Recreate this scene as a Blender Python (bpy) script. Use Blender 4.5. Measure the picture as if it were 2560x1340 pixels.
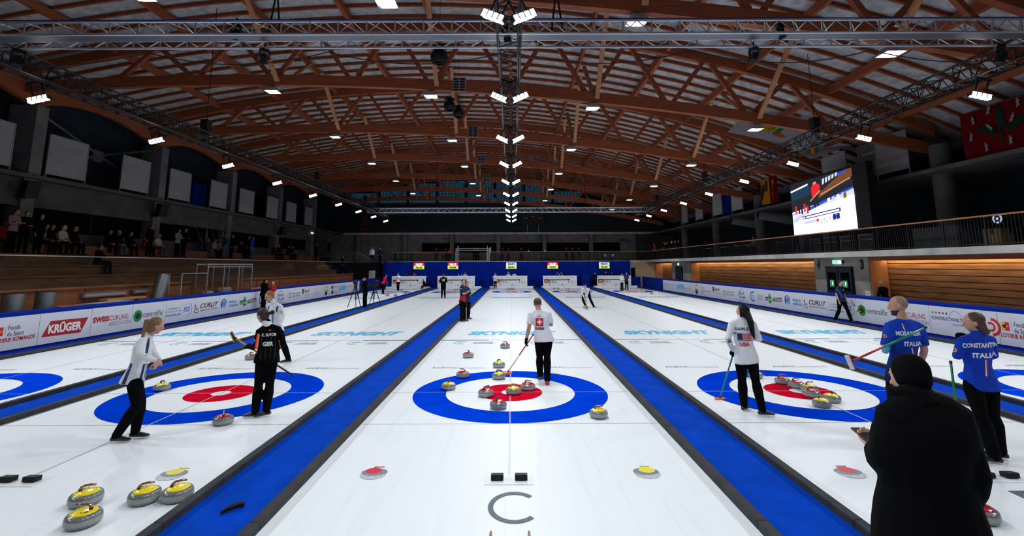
import bpy, bmesh, math, random
from mathutils import Vector, Matrix, noise
from mathutils.bvhtree import BVHTree
random.seed(7)
PI=math.pi
for o in list(bpy.data.objects): bpy.data.objects.remove(o)
S=bpy.context.scene; COL=S.collection
# ---------------------------------------------------------------- camera
FPX=1187.9; CYP=491.49; PT,YW,RL=0.143796,0.000685,0.003744
CAM=Vector((0.0395,-9.5177,2.39586))
cd=bpy.data.cameras.new('camera'); cam=bpy.data.objects.new('camera',cd); COL.objects.link(cam)
cd.sensor_width=36.0; cd.lens=FPX/2560*36.0; cd.shift_y=-(670-CYP)/2560.0; cd.clip_start=.05; cd.clip_end=300
def ray(u,v):
    x3,z3=(u-1280)/FPX,-(v-CYP)/FPX; y2=1.0
    c,s=math.cos(RL),math.sin(RL); x=c*x3+s*z3; z2=-s*x3+c*z3
    c,s=math.cos(PT),math.sin(PT); y=c*y2-s*z2; z=s*y2+c*z2
    c,s=math.cos(YW),math.sin(YW); return Vector((c*x+s*y,-s*x+c*y,z))
def on(u,v,ax,val):
    d=ray(u,v); return CAM+d*((val-CAM[ax])/d[ax])
def G(u,v,z=0): return on(u,v,2,z)
def PY(u,v,Y): return on(u,v,1,Y)
o0=ray(1280,CYP); ox=ray(2280,CYP)-o0; oz=ray(1280,CYP-1000)-o0
ex,ey,ez=ox.normalized(),oz.normalized(),(-o0).normalized()
cam.matrix_world=Matrix.Translation(CAM)@Matrix((ex,ey,ez)).transposed().to_4x4()
S.camera=cam
# ---------------------------------------------------------------- world, exposure
w=bpy.data.worlds.new('world'); S.world=w; w.use_nodes=True
w.node_tree.nodes['Background'].inputs[0].default_value=(.05,.06,.08,1); w.node_tree.nodes['Background'].inputs[1].default_value=.1
S.view_settings.view_transform='Standard'; S.view_settings.look='None'; S.view_settings.gamma=1; S.view_settings.exposure=0.0
S.view_settings.use_curve_mapping=False
RIG_W=85.0      # watts of every floodlight on the rig
ROWS=[-10.0,-6.1,-2.1,1.8,5.75,9.75,13.9,18.2,22.4,26.6,30.6,34.5]
def area_light(name,loc,power,sx,sy,dirv=(0,0,-1),color=(1,1,1),spread=PI):
    l=bpy.data.lights.new(name,'AREA'); l.shape='RECTANGLE'; l.size=sx; l.size_y=sy; l.energy=power; l.color=color; l.spread=spread
    o=bpy.data.objects.new(name,l); COL.objects.link(o); o.location=loc
    o.rotation_euler=Vector(dirv).to_track_quat('-Z','Y').to_euler(); return o
for y in ROWS:
    area_light('rig_light',(0,y,6.38),RIG_W*1.45,.9,.3,(0,.55 if y>29 else 0,-1),(.93,.97,1),math.radians(172))
    for sx in (-1,1): area_light('rig_light',(sx*11.65,y,6.38),RIG_W*1.5,.5,.3,(-sx*.35,.6 if y>29 else 0,-1),(.93,.97,1),math.radians(165))
# LED strips in the timber bays under the right balcony
BAYS=[(4.0,11.96),(15.85,33.4),(38.4,43.9)]
for a,b in BAYS: area_light('cove_light',(16.66,(a+b)/2,2.60),3.4*(b-a),b-a,.04,(.45,0,-1),(1,.74,.42),math.radians(170))
# ---------------------------------------------------------------- materials
MATS={}
def M(key,color=(.5,.5,.5),rough=.5,metal=0.0,spec=.4,var=None,bump=None,emit=None,alpha=None,wood=False,coat=0,trans=0,vscale=(1,1,1)):
    if key in MATS: return MATS[key]
    m=bpy.data.materials.new(key); m.use_nodes=True; nt=m.node_tree; b=nt.nodes['Principled BSDF']
    def inp(n,v):
        if n in b.inputs: b.inputs[n].default_value=v
    inp('Base Color',(*color,1)); inp('Roughness',rough); inp('Metallic',metal); inp('Specular IOR Level',spec); inp('Coat Weight',coat)
    if trans: inp('Transmission Weight',trans); inp('IOR',1.2)
    if emit: inp('Emission Color',(*emit[0],1)); inp('Emission Strength',emit[1])
    if alpha is not None: inp('Alpha',alpha)
    if var or bump or wood:
        tc=nt.nodes.new('ShaderNodeTexCoord'); mp=nt.nodes.new('ShaderNodeMapping'); mp.inputs['Scale'].default_value=vscale
        nt.links.new(tc.outputs['Object'],mp.inputs[0])
        n=nt.nodes.new('ShaderNodeTexNoise'); n.inputs['Scale'].default_value=(var or bump or (6,0))[0]; n.inputs['Detail'].default_value=5
        nt.links.new(mp.outputs[0],n.inputs[0])
        if var:
            r=nt.nodes.new('ShaderNodeValToRGB'); a=var[1]
            r.color_ramp.elements[0].position=.3; r.color_ramp.elements[1].position=.7
            r.color_ramp.elements[0].color=(*[max(0,c*(1-a)) for c in color],1); r.color_ramp.elements[1].color=(*[min(1,c*(1+a)) for c in color],1)
            nt.links.new(n.outputs[0],r.inputs[0]); nt.links.new(r.outputs[0],b.inputs['Base Color'])
        if bump:
            n2=nt.nodes.new('ShaderNodeTexNoise'); n2.inputs['Scale'].default_value=bump[0]; n2.inputs['Detail'].default_value=3
            nt.links.new(mp.outputs[0],n2.inputs[0])
            bp=nt.nodes.new('ShaderNodeBump'); bp.inputs['Strength'].default_value=bump[1]; bp.inputs['Distance'].default_value=.035 if key.startswith('fabric') else .02
            nt.links.new(n2.outputs[0],bp.inputs['Height']); nt.links.new(bp.outputs[0],b.inputs['Normal'])
    MATS[key]=m; return m
def L(r,g,b):   # sRGB 0-255 to linear
    f=lambda c:(c/255/12.92) if c/255<=.04045 else ((c/255+.055)/1.055)**2.4
    return (f(r),f(g),f(b))
WHITE=M('ice_paint_white',(.82,.84,.87),.5)
BLACK=M('black_paint',(.008,.008,.009),.55,spec=.25)
BLKM=M('black_metal',(.006,.006,.007),.45,0,spec=.3)
CONCP=M('pier_concrete',(.30,.285,.26),.85,spec=.2,var=(1.1,.25),bump=(20,.2))
CONCM=M('column_concrete',(.15,.14,.135),.85,spec=.2,var=(1.3,.25))
ALU=M('aluminium',(.55,.57,.6),.3,.9)
ALUD=M('dull_aluminium',(.4,.42,.45),.4,.8)
BLUE=M('blue_cloth',(.0015,.02,.25),.85,spec=.1,var=(3,.12))
CARPET=M('blue_carpet',(.0,.052,.48),.95,spec=.05,var=(2.5,.16),bump=(120,.3))
FOAM=M('dark_foam',(.035,.037,.042),.75,spec=.25,var=(5,.25),bump=(60,.3))
GLULAM=M('orange_glulam',(.27,.072,.028),.65,spec=.2,var=(1.6,.22),vscale=(.6,.6,7))
GLULAML=M('pale_timber',(.42,.19,.09),.6,spec=.2,var=(2,.2),vscale=(1,1,1))
JOIST=M('timber_joist',(.24,.065,.026),.7,spec=.15,var=(2,.2))
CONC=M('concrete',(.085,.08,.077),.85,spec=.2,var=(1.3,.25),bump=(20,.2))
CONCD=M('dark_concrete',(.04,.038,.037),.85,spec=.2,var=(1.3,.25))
CONCL=M('pale_concrete',(.42,.41,.38),.8,spec=.2,var=(1.1,.3))
DARK=M('dark_cladding',(.010,.018,.024),.7,spec=.2,var=(1.5,.3))
VOID=M('unlit_glazing',(.003,.003,.004),.7,spec=.04)
WOODB=M('bench_wood',(.19,.066,.021),.5,spec=.3,var=(2,.3),vscale=(4,.5,4))
WOODD=M('varnished_wood',(.125,.064,.024),.5,spec=.3,var=(2,.35),vscale=(4,.5,4))
PLANK=M('wall_plank',(.30,.145,.055),.5,spec=.3,var=(1.8,.35),vscale=(3,.45,5))
GLASS=M('clear_glass',(.01,.012,.012),.05,spec=.25,alpha=.10)
LED=M('led_lens',(1,1,1),.5,emit=((1,1,1),14))
LEDW=M('lamp_diffuser',(1,1,1),.5,emit=((1,.98,.93),9))
COVE=M('led_strip',(1,.8,.5),.5,emit=((1,.68,.33),9))
RED=M('red_paint',L(200,20,35),.5); YEL=M('yellow_paint',L(245,215,20),.35,spec=.5)
# ---------------------------------------------------------------- mesh helper
TXT={}
def text_geo(s,bold=0.0,shear=0.0):
    k=(s,bold,shear)
    if k in TXT: return TXT[k]
    c=bpy.data.curves.new('t','FONT'); c.body=s; c.size=1; c.resolution_u=3; c.offset=bold; c.shear=shear; c.fill_mode='FRONT'
    o=bpy.data.objects.new('t',c); COL.objects.link(o)
    me=bpy.data.meshes.new_from_object(o.evaluated_get(bpy.context.evaluated_depsgraph_get()))
    vs=[v.co.copy() for v in me.vertices]; fs=[tuple(p.vertices) for p in me.polygons]
    bpy.data.objects.remove(o); bpy.data.curves.remove(c); bpy.data.meshes.remove(me)
    x0=min(v.x for v in vs); x1=max(v.x for v in vs); TXT[k]=(vs,fs,x0,x1); return TXT[k]
class MB:
    def __init__(s): s.v=[]; s.f=[]; s.m=[]; s.mats=[]; s.cur=0
    def mat(s,m):
        if m not in s.mats: s.mats.append(m)
        s.cur=s.mats.index(m); return s
    def add(s,vs,fs,m=None):
        if m is not None: s.mat(m)
        n=len(s.v); s.v+= [Vector(v) for v in vs]; s.f+=[tuple(i+n for i in f) for f in fs]; s.m+=[s.cur]*len(fs); return s
    def box(s,c,d,m=None,R=None):
        hx,hy,hz=d[0]/2,d[1]/2,d[2]/2; vs=[Vector((x,y,z)) for x in(-hx,hx) for y in(-hy,hy) for z in(-hz,hz)]
        if R is not None: vs=[R@v for v in vs]
        return s.add([v+Vector(c) for v in vs],[(0,1,3,2),(4,6,7,5),(0,4,5,1),(2,3,7,6),(0,2,6,4),(1,5,7,3)],m)
    def bb(s,a,b,m=None): return s.box([(a[i]+b[i])/2 for i in range(3)],[abs(b[i]-a[i]) for i in range(3)],m)
    def beam(s,a,b,w,h,m=None,up=(0,0,1)):   # rectangular bar a->b
        a=Vector(a);b=Vector(b);d=(b-a);l=d.length;d.normalize();up=Vector(up)
        if abs(d.dot(up))>.99: up=Vector((0,1,0))
        x=d.cross(up).normalized();z=x.cross(d)
        R=Matrix((x,d,z)).transposed(); return s.box((a+b)/2,(w,l,h),m,R)
    def tube(s,pts,r,n=8,m=None,closed=True):
        pts=[Vector(p) for p in pts]; rr=r if hasattr(r,'__len__') else [r]*len(pts)
        vs=[];fs=[];d0=(pts[1]-pts[0]).normalized();up=Vector((0,0,1)) if abs(d0.z)<.9 else Vector((1,0,0))
        x=d0.cross(up).normalized()
        for i,p in enumerate(pts):
            d=(pts[min(i+1,len(pts)-1)]-pts[max(i-1,0)]).normalized(); x=(x-d*x.dot(d)).normalized(); y=d.cross(x)
            for k in range(n):
                a=2*PI*k/n; vs.append(p+(x*math.cos(a)+y*math.sin(a))*rr[i])
        for i in range(len(pts)-1):
            for k in range(n): k2=(k+1)%n; fs.append((i*n+k,i*n+k2,(i+1)*n+k2,(i+1)*n+k))
        if closed: fs.append(tuple(range(n-1,-1,-1))); fs.append(tuple((len(pts)-1)*n+k for k in range(n)))
        return s.add(vs,fs,m)
    def lathe(s,prof,n=24,m=None,c=(0,0,0)):
        vs=[];fs=[];c=Vector(c)
        for r,z in prof:
            for k in range(n): a=2*PI*k/n; vs.append(c+Vector((r*math.cos(a),r*math.sin(a),z)))
        for i in range(len(prof)-1):
            for k in range(n): k2=(k+1)%n; fs.append((i*n+k,i*n+k2,(i+1)*n+k2,(i+1)*n+k))
        return s.add(vs,fs,m)
    def ring(s,c,ro,ri,m=None,X=(1,0,0),Y=(0,1,0),n=64,a0=0,a1=2*PI):
        c=Vector(c);X=Vector(X);Y=Vector(Y);vs=[];fs=[]
        for k in range(n+1):
            a=a0+(a1-a0)*k/n; d=X*math.cos(a)+Y*math.sin(a); vs+=[c+d*ro,c+d*ri]
        for k in range(n): fs.append((2*k,2*k+2,2*k+3,2*k+1))
        return s.add(vs,fs,m)
    def poly(s,pts,m=None): return s.add(pts,[tuple(range(len(pts)))],m)
    def text(s,t,o,X,Y,h,m=None,width=None,align=.5,bold=0.0,shear=0.0):
        vs,fs,x0,x1=text_geo(t,bold,shear); o=Vector(o);X=Vector(X);Y=Vector(Y)
        k=h/.7; kx=(width/(x1-x0)) if width else k; w=(x1-x0)*kx
        return s.add([o+X*((v.x-x0)*kx-w*align)+Y*((v.y-.34)*k) for v in vs],fs,m)
    def build(s,name,parent=None,smooth=False,label=None,cat=None,group=None,kind=None,loc=None):
        me=bpy.data.meshes.new(name); off=Vector(loc) if loc is not None else Vector((0,0,0))
        me.from_pydata([v-off for v in s.v],[],s.f)
        for m in s.mats: me.materials.append(m)
        me.polygons.foreach_set('material_index',s.m)
        if smooth: me.polygons.foreach_set('use_smooth',[True]*len(s.f))
        me.update(); o=bpy.data.objects.new(name,me); COL.objects.link(o); o.location=off
        if parent is not None: o.parent=parent
        tag(o,label,cat,group,kind); return o
def tag(o,label=None,cat=None,group=None,kind=None):
    if label: o['label']=label
    if cat: o['category']=cat
    if group: o['group']=group
    if kind: o['kind']=kind
    return o
def thing(name,label,cat,loc=(0,0,0),rz=0,group=None):
    o=bpy.data.objects.new(name,None); COL.objects.link(o); o.location=loc; o.rotation_euler=(0,0,rz); o.empty_display_size=.1
    return tag(o,label,cat,group)
def dup(root,loc=None,rz=None,label=None,group=None,mats=None):
    def cp(o,par):
        c=o.copy(); COL.objects.link(c); c.parent=par
        for ch in list(KIDS.get(o.name,[])): cp(ch,c)
        return c
    r=cp(root,None)
    if loc is not None: r.location=loc
    if rz is not None: r.rotation_euler=(0,0,rz)
    if label: r['label']=label
    if group: r['group']=group
    return r
KIDS={}
def reg(root):
    for o in list(COL.objects):
        if o.parent is root: KIDS.setdefault(root.name,[]).append(o); reg(o)
ORD=['first','second','third','fourth','fifth','sixth','seventh','eighth','ninth','tenth','eleventh','twelfth']
def bevel(o,w=.01,seg=2):
    m=o.modifiers.new('b','BEVEL'); m.width=w; m.segments=seg; m.limit_method='ANGLE'; return o
# ================================================================ ice, rings, carpets
SP=5.5232; ICE=M('ice',(.83,.865,.90),.42,spec=.22)
def ice_nodes():
    nt=ICE.node_tree; b=nt.nodes['Principled BSDF']; tc=nt.nodes.new('ShaderNodeTexCoord')
    mp=nt.nodes.new('ShaderNodeMapping'); mp.inputs['Scale'].default_value=(9,.35,1); nt.links.new(tc.outputs['Object'],mp.inputs[0])
    n=nt.nodes.new('ShaderNodeTexNoise'); n.inputs['Scale'].default_value=1.0; n.inputs['Detail'].default_value=6; nt.links.new(mp.outputs[0],n.inputs[0])
    r=nt.nodes.new('ShaderNodeValToRGB'); r.color_ramp.elements[0].position=.32; r.color_ramp.elements[1].position=.46
    r.color_ramp.elements[0].color=(.79,.825,.865,1); r.color_ramp.elements[1].color=(.83,.865,.90,1)
    nt.links.new(n.outputs[0],r.inputs[0]); nt.links.new(r.outputs[0],b.inputs['Base Color'])
    n2=nt.nodes.new('ShaderNodeTexNoise'); n2.inputs['Scale'].default_value=70; nt.links.new(tc.outputs['Object'],n2.inputs[0])
    bp=nt.nodes.new('ShaderNodeBump'); bp.inputs['Strength'].default_value=.12; bp.inputs['Distance'].default_value=.01
    nt.links.new(n2.outputs[0],bp.inputs['Height']); nt.links.new(bp.outputs[0],b.inputs['Normal'])
ice_nodes()
RB=M('ring_blue',(.001,.045,.60),.6,spec=.0,var=(2.2,.15)); RR=M('ring_red',(.58,.004,.025),.6,spec=.0,var=(2,.12))
SKYB=M('sky_blue_print',L(70,180,225),.5); SKYL=M('pale_blue_print',L(150,210,235),.5); GREY=M('grey_print',L(95,100,110),.5); GREYL=M('pale_grey_print',L(190,192,198),.5)
LINE=M('purple_line',L(85,80,125),.5); INKM=M('mid_grey_print',L(130,132,140),.5); LNG=M('thin_line_grey',L(195,198,204),.5); ROSE=M('rose_print',L(225,165,165),.5); CGREY=M('slate_print',L(55,75,88),.45,var=(14,.3))
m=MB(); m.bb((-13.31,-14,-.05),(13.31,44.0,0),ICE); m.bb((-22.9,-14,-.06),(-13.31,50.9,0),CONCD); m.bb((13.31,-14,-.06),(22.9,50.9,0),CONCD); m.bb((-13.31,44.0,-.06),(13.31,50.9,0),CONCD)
floor=m.build('floor',kind='structure')
Z=(0,1,0); Xx=(1,0,0)
for i in range(-2,3):
    cx=i*SP
    for ty in (0.0,34.75):
        m=MB(); z=.0025
        m.ring((cx,ty,z),1.83,1.22,RB,n=96); m.ring((cx,ty,z),.61,.17,RR,n=72); m.build('house_rings',floor)
    m=MB(); z=.0035
    for ty,sg in ((0.0,1),(34.75,-1)):
        m.bb((cx-2.25,ty-.005,.001),(cx+2.25,ty+.005,z+.0004),LNG); m.bb((cx-2.25,ty-sg*1.83-.008,.001),(cx+2.25,ty-sg*1.83+.006,z),GREYL)
        m.bb((cx-2.25,ty+sg*6.4-.045,.001),(cx-.72,ty+sg*6.4+.045,z),LINE); m.bb((cx+.72,ty+sg*6.4-.045,.001),(cx+2.25,ty+sg*6.4+.045,z),LINE)
    m.bb((cx-.011,-3.6,.001),(cx-.004,38.4,z+.0003),LNG); m.bb((cx+.006,-3.6,.001),(cx+.012,38.4,z+.0003),LNG)
    m.build('sheet_lines',floor)
    m=MB(); z=.004
    for yy,hh in ((8.0,.8),(26.9,.8)):
        m.text('SKYNIGHT',(cx+.05,yy,z),Xx,Z,hh,SKYB,width=3.15,bold=.055,shear=.25)
    m.text('CURLING WORLD',(cx,6.4,z),Xx,Z,.09,GREY,width=1.25)
    for dx in (-1.28,.92):
        m.ring((cx+dx-.28,5.87,z),.25,.19,SKYL,n=40,a0=.9,a1=5.2); m.ring((cx+dx-.28,5.87,z+.0005),.25,.21,CGREY,n=20,a0=.9,a1=2.4); m.ring((cx+dx-.28,5.87,z),.09,.05,SKYL,n=20,a0=.9,a1=5.2)
        m.text('CURLING',(cx+dx+.42,5.95,z),Xx,Z,.16,GREY,width=.62,shear=.4); m.text('CHANNEL',(cx+dx+.42,5.77,z),Xx,Z,.14,GREY,width=.62,shear=.4)
        m.bb((cx+dx+.05,5.655,.001),(cx+dx+.85,5.665,z),GREYL)
    for dx in (-1.25,1.3):
        m.text("ACE'N'",(cx+dx-.36,2.21,z),Xx,Z,.15,INKM,width=.52); m.text('Company',(cx+dx+.27,2.2,z),Xx,Z,.15,ROSE if dx>9 else GREYL,width=.78)
    m.build('ice_lettering',floor)
m=MB(); z=.004
m.ring((.055,-4.36,z),1,.80,CGREY,(.265,0,0),(0,.315,0),48,.78,2*PI-.78); m.text('B',(-SP,-4.37,z),Xx,Z,.62,CGREY,width=.44); m.text('D',(SP,-4.37,z),Xx,Z,.62,CGREY,width=.44)
m.text('A',(-2*SP,-4.37,z),Xx,Z,.62,CGREY,width=.44); m.text('E',(2*SP,-4.37,z),Xx,Z,.62,CGREY,width=.44)
m.build('sheet_letter',floor)
# scuffs on the right house of sheet D
m=MB(); SC=M('ice_scuff',(.75,.8,.9),.5)
for k in range(70):
    a=random.uniform(-.6,.6)+(PI/2 if k%7==0 else 0); l=random.uniform(.15,.7); x=SP+random.uniform(.5,1.5); y=random.uniform(-1.75,-1.2)+random.choice((0,0,.15))
    d=Vector((math.cos(a),math.sin(a)*.5,0)); p=Vector((x,y,.0048)); q=Vector((-d.y,d.x,0))*.0035; m.poly([p-q,p+d*l-q,p+d*l+q,p+q])
m.mat(SC); m.m=[0]*len(m.f); m.build('ice_scuffs',floor)
# pictures of stones frozen under the ice
STG=M('printed_granite',(.22,.24,.28),.5,var=(60,.4)); STL=M('printed_granite_pale',(.5,.53,.58),.5,var=(40,.3)); SRED=M('print_red',L(215,45,65),.5); SYEL=M('print_yellow',L(235,220,70),.5)
for cxp,cyp,hm,nm,lb,ang in ((-1.58,-3.57,SRED,'red','left of the twin hacks on the middle sheet',0),(1.6,-3.58,SYEL,'yellow','right of the twin hacks on the middle sheet',PI),
        (-3.92,-3.58,SYEL,'yellow','beyond the two touching yellow stones',0),(3.95,-3.6,SRED,'red','between the right carpet and the person in black',PI)):
    m=MB(); z=.003; fl=-1 if ang else 1
    for (rx,ry,oy,mt,dz) in ((.150,.145,-.02,STL,0),(.15,.10,.03,STG,.0004),(.095,.08,.07,hm,.0008)):
        m.add([(cxp-.02*fl*(mt is hm)+rx*math.cos(2*PI*k/32),cyp+oy+ry*math.sin(2*PI*k/32),z+dz) for k in range(32)],[tuple(range(32))],mt)
    m.bb((cxp-.03,cyp+.165,z),(cxp+.08,cyp+.185,z+.0012),hm); m.bb((cxp-.04,cyp+.1,z),(cxp-.02,cyp+.185,z+.0012),hm)
    m.build('ice_picture',label='printed %s stone picture under the ice, %s'%(nm,lb),cat='ice graphic')
# foam strips + carpets
def strip(x0,x1,h,label,name='foam_divider'):
    m=MB(); y=-10.0; sg=1 if x1>x0 else -1; a,b=min(x0,x1),max(x0,x1)
    while y<41.7:
        y2=min(y+2.6,41.75); m.bb((a,y+.004,0.0015),(b,y2,h),FOAM); y=y2
    o=m.build(name,label=label,cat='foam divider'); bevel(o,.008,1); return o
sheets='ABCDE'; nm=['far-left','left','right','far-right']
for k,xc in enumerate((-1.5*SP,-.5*SP,.5*SP,1.5*SP)):
    a=xc-.49; b=xc+.49
    desc=['the blue carpet furthest left','the blue carpet left of the middle sheet','the blue carpet right of the middle sheet','the blue carpet furthest right'][k]
    strip(a,a+.10,.085,'dark foam strip, left edge of '+desc); strip(b-.10,b,.085,'dark foam strip, right edge of '+desc)
    m=MB(); m.bb((a+.102,-10,.001),(b-.102,43.95,.012),CARPET)
    m.build('carpet_runner',label='bright walkway runner, '+desc.replace('the ',''),cat='carpet')
for sg,nmn in ((-1,'left'),(1,'right')):
    strip(sg*13.31,sg*13.41,.085,'dark foam strip between ice and the %s sponsor boards'%nmn)
    m=MB(); m.bb((sg*13.412,-10,.001),(sg*14.17,43.95,.012),BLUE); m.build('carpet_runner',label='dark blue carpet at the foot of the %s sponsor boards'%nmn,cat='carpet')
# hacks
def hack(x,y,label,flip=1):
    t=thing('curling_hack',label,'hack',(x,y,0))
    m=MB(); m.bb((-.27,-.13,.001),(.27,.13,.006),WHITE); m.build('base_plate',t)
    for dx in (-.135,.135):
        m=MB(); m.box((dx,0,.035),(.14,.10,.055),BLACK,Matrix.Rotation(-.15*flip,3,'X')); m.tube([(dx-.06,-.03*flip,.05),(dx+.06,-.03*flip,.05)],.018,8,BLACK); o=m.build('foothold',t); bevel(o,.012,2)
for i in range(-2,3): hack(i*SP,-3.75,'pair of black rubber hacks in the foreground of the %s sheet'%['leftmost','second','middle','fourth','rightmost'][i+2])
for i in range(-2,3): hack(i*SP,38.5,'pair of black rubber hacks at the far end of the %s sheet'%['leftmost','second','middle','fourth','rightmost'][i+2],-1)
# low white bumpers at the far end of every sheet
for i in range(-2,3):
    cx=i*SP; m=MB(); m.bb((cx-2.32,41.75,.001),(cx+2.32,41.95,.22),WHITE)
    for dx in (-1.4,0,1.4): m.ring((cx+dx,41.745,.12),.05,.03,SKYB,(1,0,0),(0,0,1),16); m.text('World Curling',(cx+dx+.4,41.745,.12),(1,0,0),(0,0,1),.05,GREYL,width=.5)
    m.build('end_bumper',label='low white padded bumper ending the %s sheet'%['leftmost','second','middle','fourth','rightmost'][i+2],cat='bumper')
# ================================================================ building shell
zb=lambda x:10.32-.0035*(x+12)**2
zt=lambda x:12.75-(.0098 if x>-4 else .0066)*(x+4)**2
XL,XR=-22.6,20.4
ROOF=M('roof_board',(.38,.365,.36),.9,spec=.1,var=(3,.3),bump=(18,.4))
xs=[XL+(XR-XL)*i/48 for i in range(49)]
m=MB(); vs=[];fs=[]
for j,y in enumerate((-14,50.9)):
    for x in xs: vs.append((x,y,zt(x)+.715))
for i in range(48): fs.append((i,i+1,49+i+1,49+i))
vs+= [(v[0],v[1],v[2]+.1) for v in vs]; fs+=[tuple(98+k for k in reversed(f)) for f in fs]
m.add(vs,fs,ROOF).build('ceiling',kind='structure')
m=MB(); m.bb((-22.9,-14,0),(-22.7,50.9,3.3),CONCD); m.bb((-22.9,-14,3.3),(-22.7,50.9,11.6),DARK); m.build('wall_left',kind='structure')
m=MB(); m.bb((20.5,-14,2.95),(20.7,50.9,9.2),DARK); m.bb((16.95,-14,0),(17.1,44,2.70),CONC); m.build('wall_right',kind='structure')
m=MB(); m.bb((-22.9,-14.2,0),(20.7,-14,13.6),CONCD); m.build('wall_front',kind='structure')
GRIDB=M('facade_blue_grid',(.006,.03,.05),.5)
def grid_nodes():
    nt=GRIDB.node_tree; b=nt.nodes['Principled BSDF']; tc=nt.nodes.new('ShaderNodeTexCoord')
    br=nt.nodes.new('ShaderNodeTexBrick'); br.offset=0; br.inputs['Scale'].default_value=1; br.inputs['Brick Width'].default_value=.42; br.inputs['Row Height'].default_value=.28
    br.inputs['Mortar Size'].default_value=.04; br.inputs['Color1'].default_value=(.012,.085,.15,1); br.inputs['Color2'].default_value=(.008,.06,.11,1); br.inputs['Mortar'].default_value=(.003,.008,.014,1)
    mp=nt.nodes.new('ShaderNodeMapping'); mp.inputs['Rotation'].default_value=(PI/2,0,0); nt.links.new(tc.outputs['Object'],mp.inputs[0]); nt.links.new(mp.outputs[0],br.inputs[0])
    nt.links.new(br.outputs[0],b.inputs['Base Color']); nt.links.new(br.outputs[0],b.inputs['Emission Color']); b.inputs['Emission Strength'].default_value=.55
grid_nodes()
# back wall: concrete below, dark ribbed facade above, translucent blue blocks under the roof
m=MB(); m.bb((-22.9,50.5,0),(20.7,50.7,6.3),CONCM); m.bb((-13.2,50.46,2.86),(15.5,50.5,4.0),M('brown_panel',(.15,.115,.09),.8))
m.bb((-22.9,50.6,6.3),(20.7,50.8,13.6),DARK)
for k in range(11):
    x0=-20.4+k*3.7; m.bb((x0,50.52,10.3),(x0+3.3,50.6,min(zt(x0),zt(x0+3.3))+.6),GRIDB) if zt(x0+3.3)>10.2 and zt(x0)>10.2 else None
for k in range(9): m.bb((-21,50.5,6.9+k*.4),(19,50.58,6.93+k*.4),CONCD)
m.build('wall_back',kind='structure')
m=MB(); m.bb((-21.2,50.0,6.25),(19.6,50.6,6.5),CONCL); m.build('trim_1',kind='structure')
# back balcony
m=MB(); m.bb((-17.5,44.2,2.62),(20.4,50.5,2.86),CONC); m.bb((13.2,44.1,2.68),(20.4,44.2,2.93),CONCL); m.build('floor_balcony',kind='structure')
for k,x in enumerate((-19.1,-13.23,-7.43,-1.64,4.11,9.9)):
    m=MB(); m.bb((x-.22,49.75,2.86),(x+.22,50.5,6.25),CONCM); m.build('concrete_column',label='square concrete column on the back balcony, %s from the left'%ORD[k],cat='column')
for k,(a,b) in enumerate(((-11.25,-7.65),(-7.2,-1.86),(-1.42,3.89),(4.33,9.68),(10.12,13.6))):
    m=MB(); m.bb((a,50.40,4.05),(b,50.49,5.19),VOID); m.bb((a-.04,50.38,4.0),(b+.04,50.42,4.05),BLKM); m.bb((a-.04,50.38,5.19),(b+.04,50.42,5.23),BLKM); m.build('window_%d'%(k+1),kind='structure')
m=MB(); m.text('SNACK',(14.35,50.48,5.52),(1,0,0),(0,0,1),.3,BLACK,width=1.3,bold=.03); m.build('wall_sign',label='black SNACK lettering on the concrete back wall',cat='sign')
m=MB(); m.bb((15.6,50.3,2.86),(20.4,50.46,6.2),CONCD); m.text('BUVETTE',(17.2,50.28,5.52),(1,0,0),(0,0,1),.3,BLACK,width=1.75,bold=.03); m.build('wall_sign',label='black BUVETTE lettering on the darker wall panel',cat='sign')
# railings
def railing(p0,p1,z0,h,label,bars=True,post=1.5,step=.11,topm=GLULAML,name='railing'):
    p0=Vector(p0);p1=Vector(p1);d=(p1-p0);n=max(1,round(d.length/post));t=thing(name,label,'railing',(p0.x,p0.y,z0))
    u=d.normalized(); O=Vector((p0.x,p0.y,z0))
    def B(mb,nme): 
        mb.v=[v-O for v in mb.v]; return mb.build(nme,t)
    mb=MB(); mb.beam((p0.x,p0.y,z0+h),(p1.x,p1.y,z0+h),.05,.05,topm); B(mb,'top_rail')
    for k in range(n+1):
        q=p0+d*(k/n); mb=MB(); mb.beam((q.x,q.y,z0),(q.x,q.y,z0+h-.02),.035,.05,BLKM,up=u); B(mb,'post')
    for k in range(n):
        mb=MB(); a=p0+d*(k/n); b=p0+d*((k+1)/n); L0=(b-a).length; c=max(2,int(L0/step))
        mb.beam((a.x,a.y,z0+.06),(b.x,b.y,z0+.06),.02,.03,BLKM)
        for j in range(1,c): q=a+(b-a)*(j/c); mb.beam((q.x,q.y,z0+.06),(q.x,q.y,z0+h-.02),.012,.022,BLKM if bars else ALUD,up=u)
        B(mb,'baluster_panel')
    return t
railing((15.0,2.5,0),(15.0,44.1,0),2.95,.94,'long black baluster railing with timber handrail along the right balcony')
railing((15.0,44.15,0),(-2.3,44.15,0),2.9,1.0,'dark baluster railing on the back balcony right of the steel goal frame',step=.13)
railing((-6.6,44.15,0),(-13.4,44.15,0),2.9,1.0,'dark baluster railing on the back balcony left of the steel goal frame',step=.13)
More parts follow.
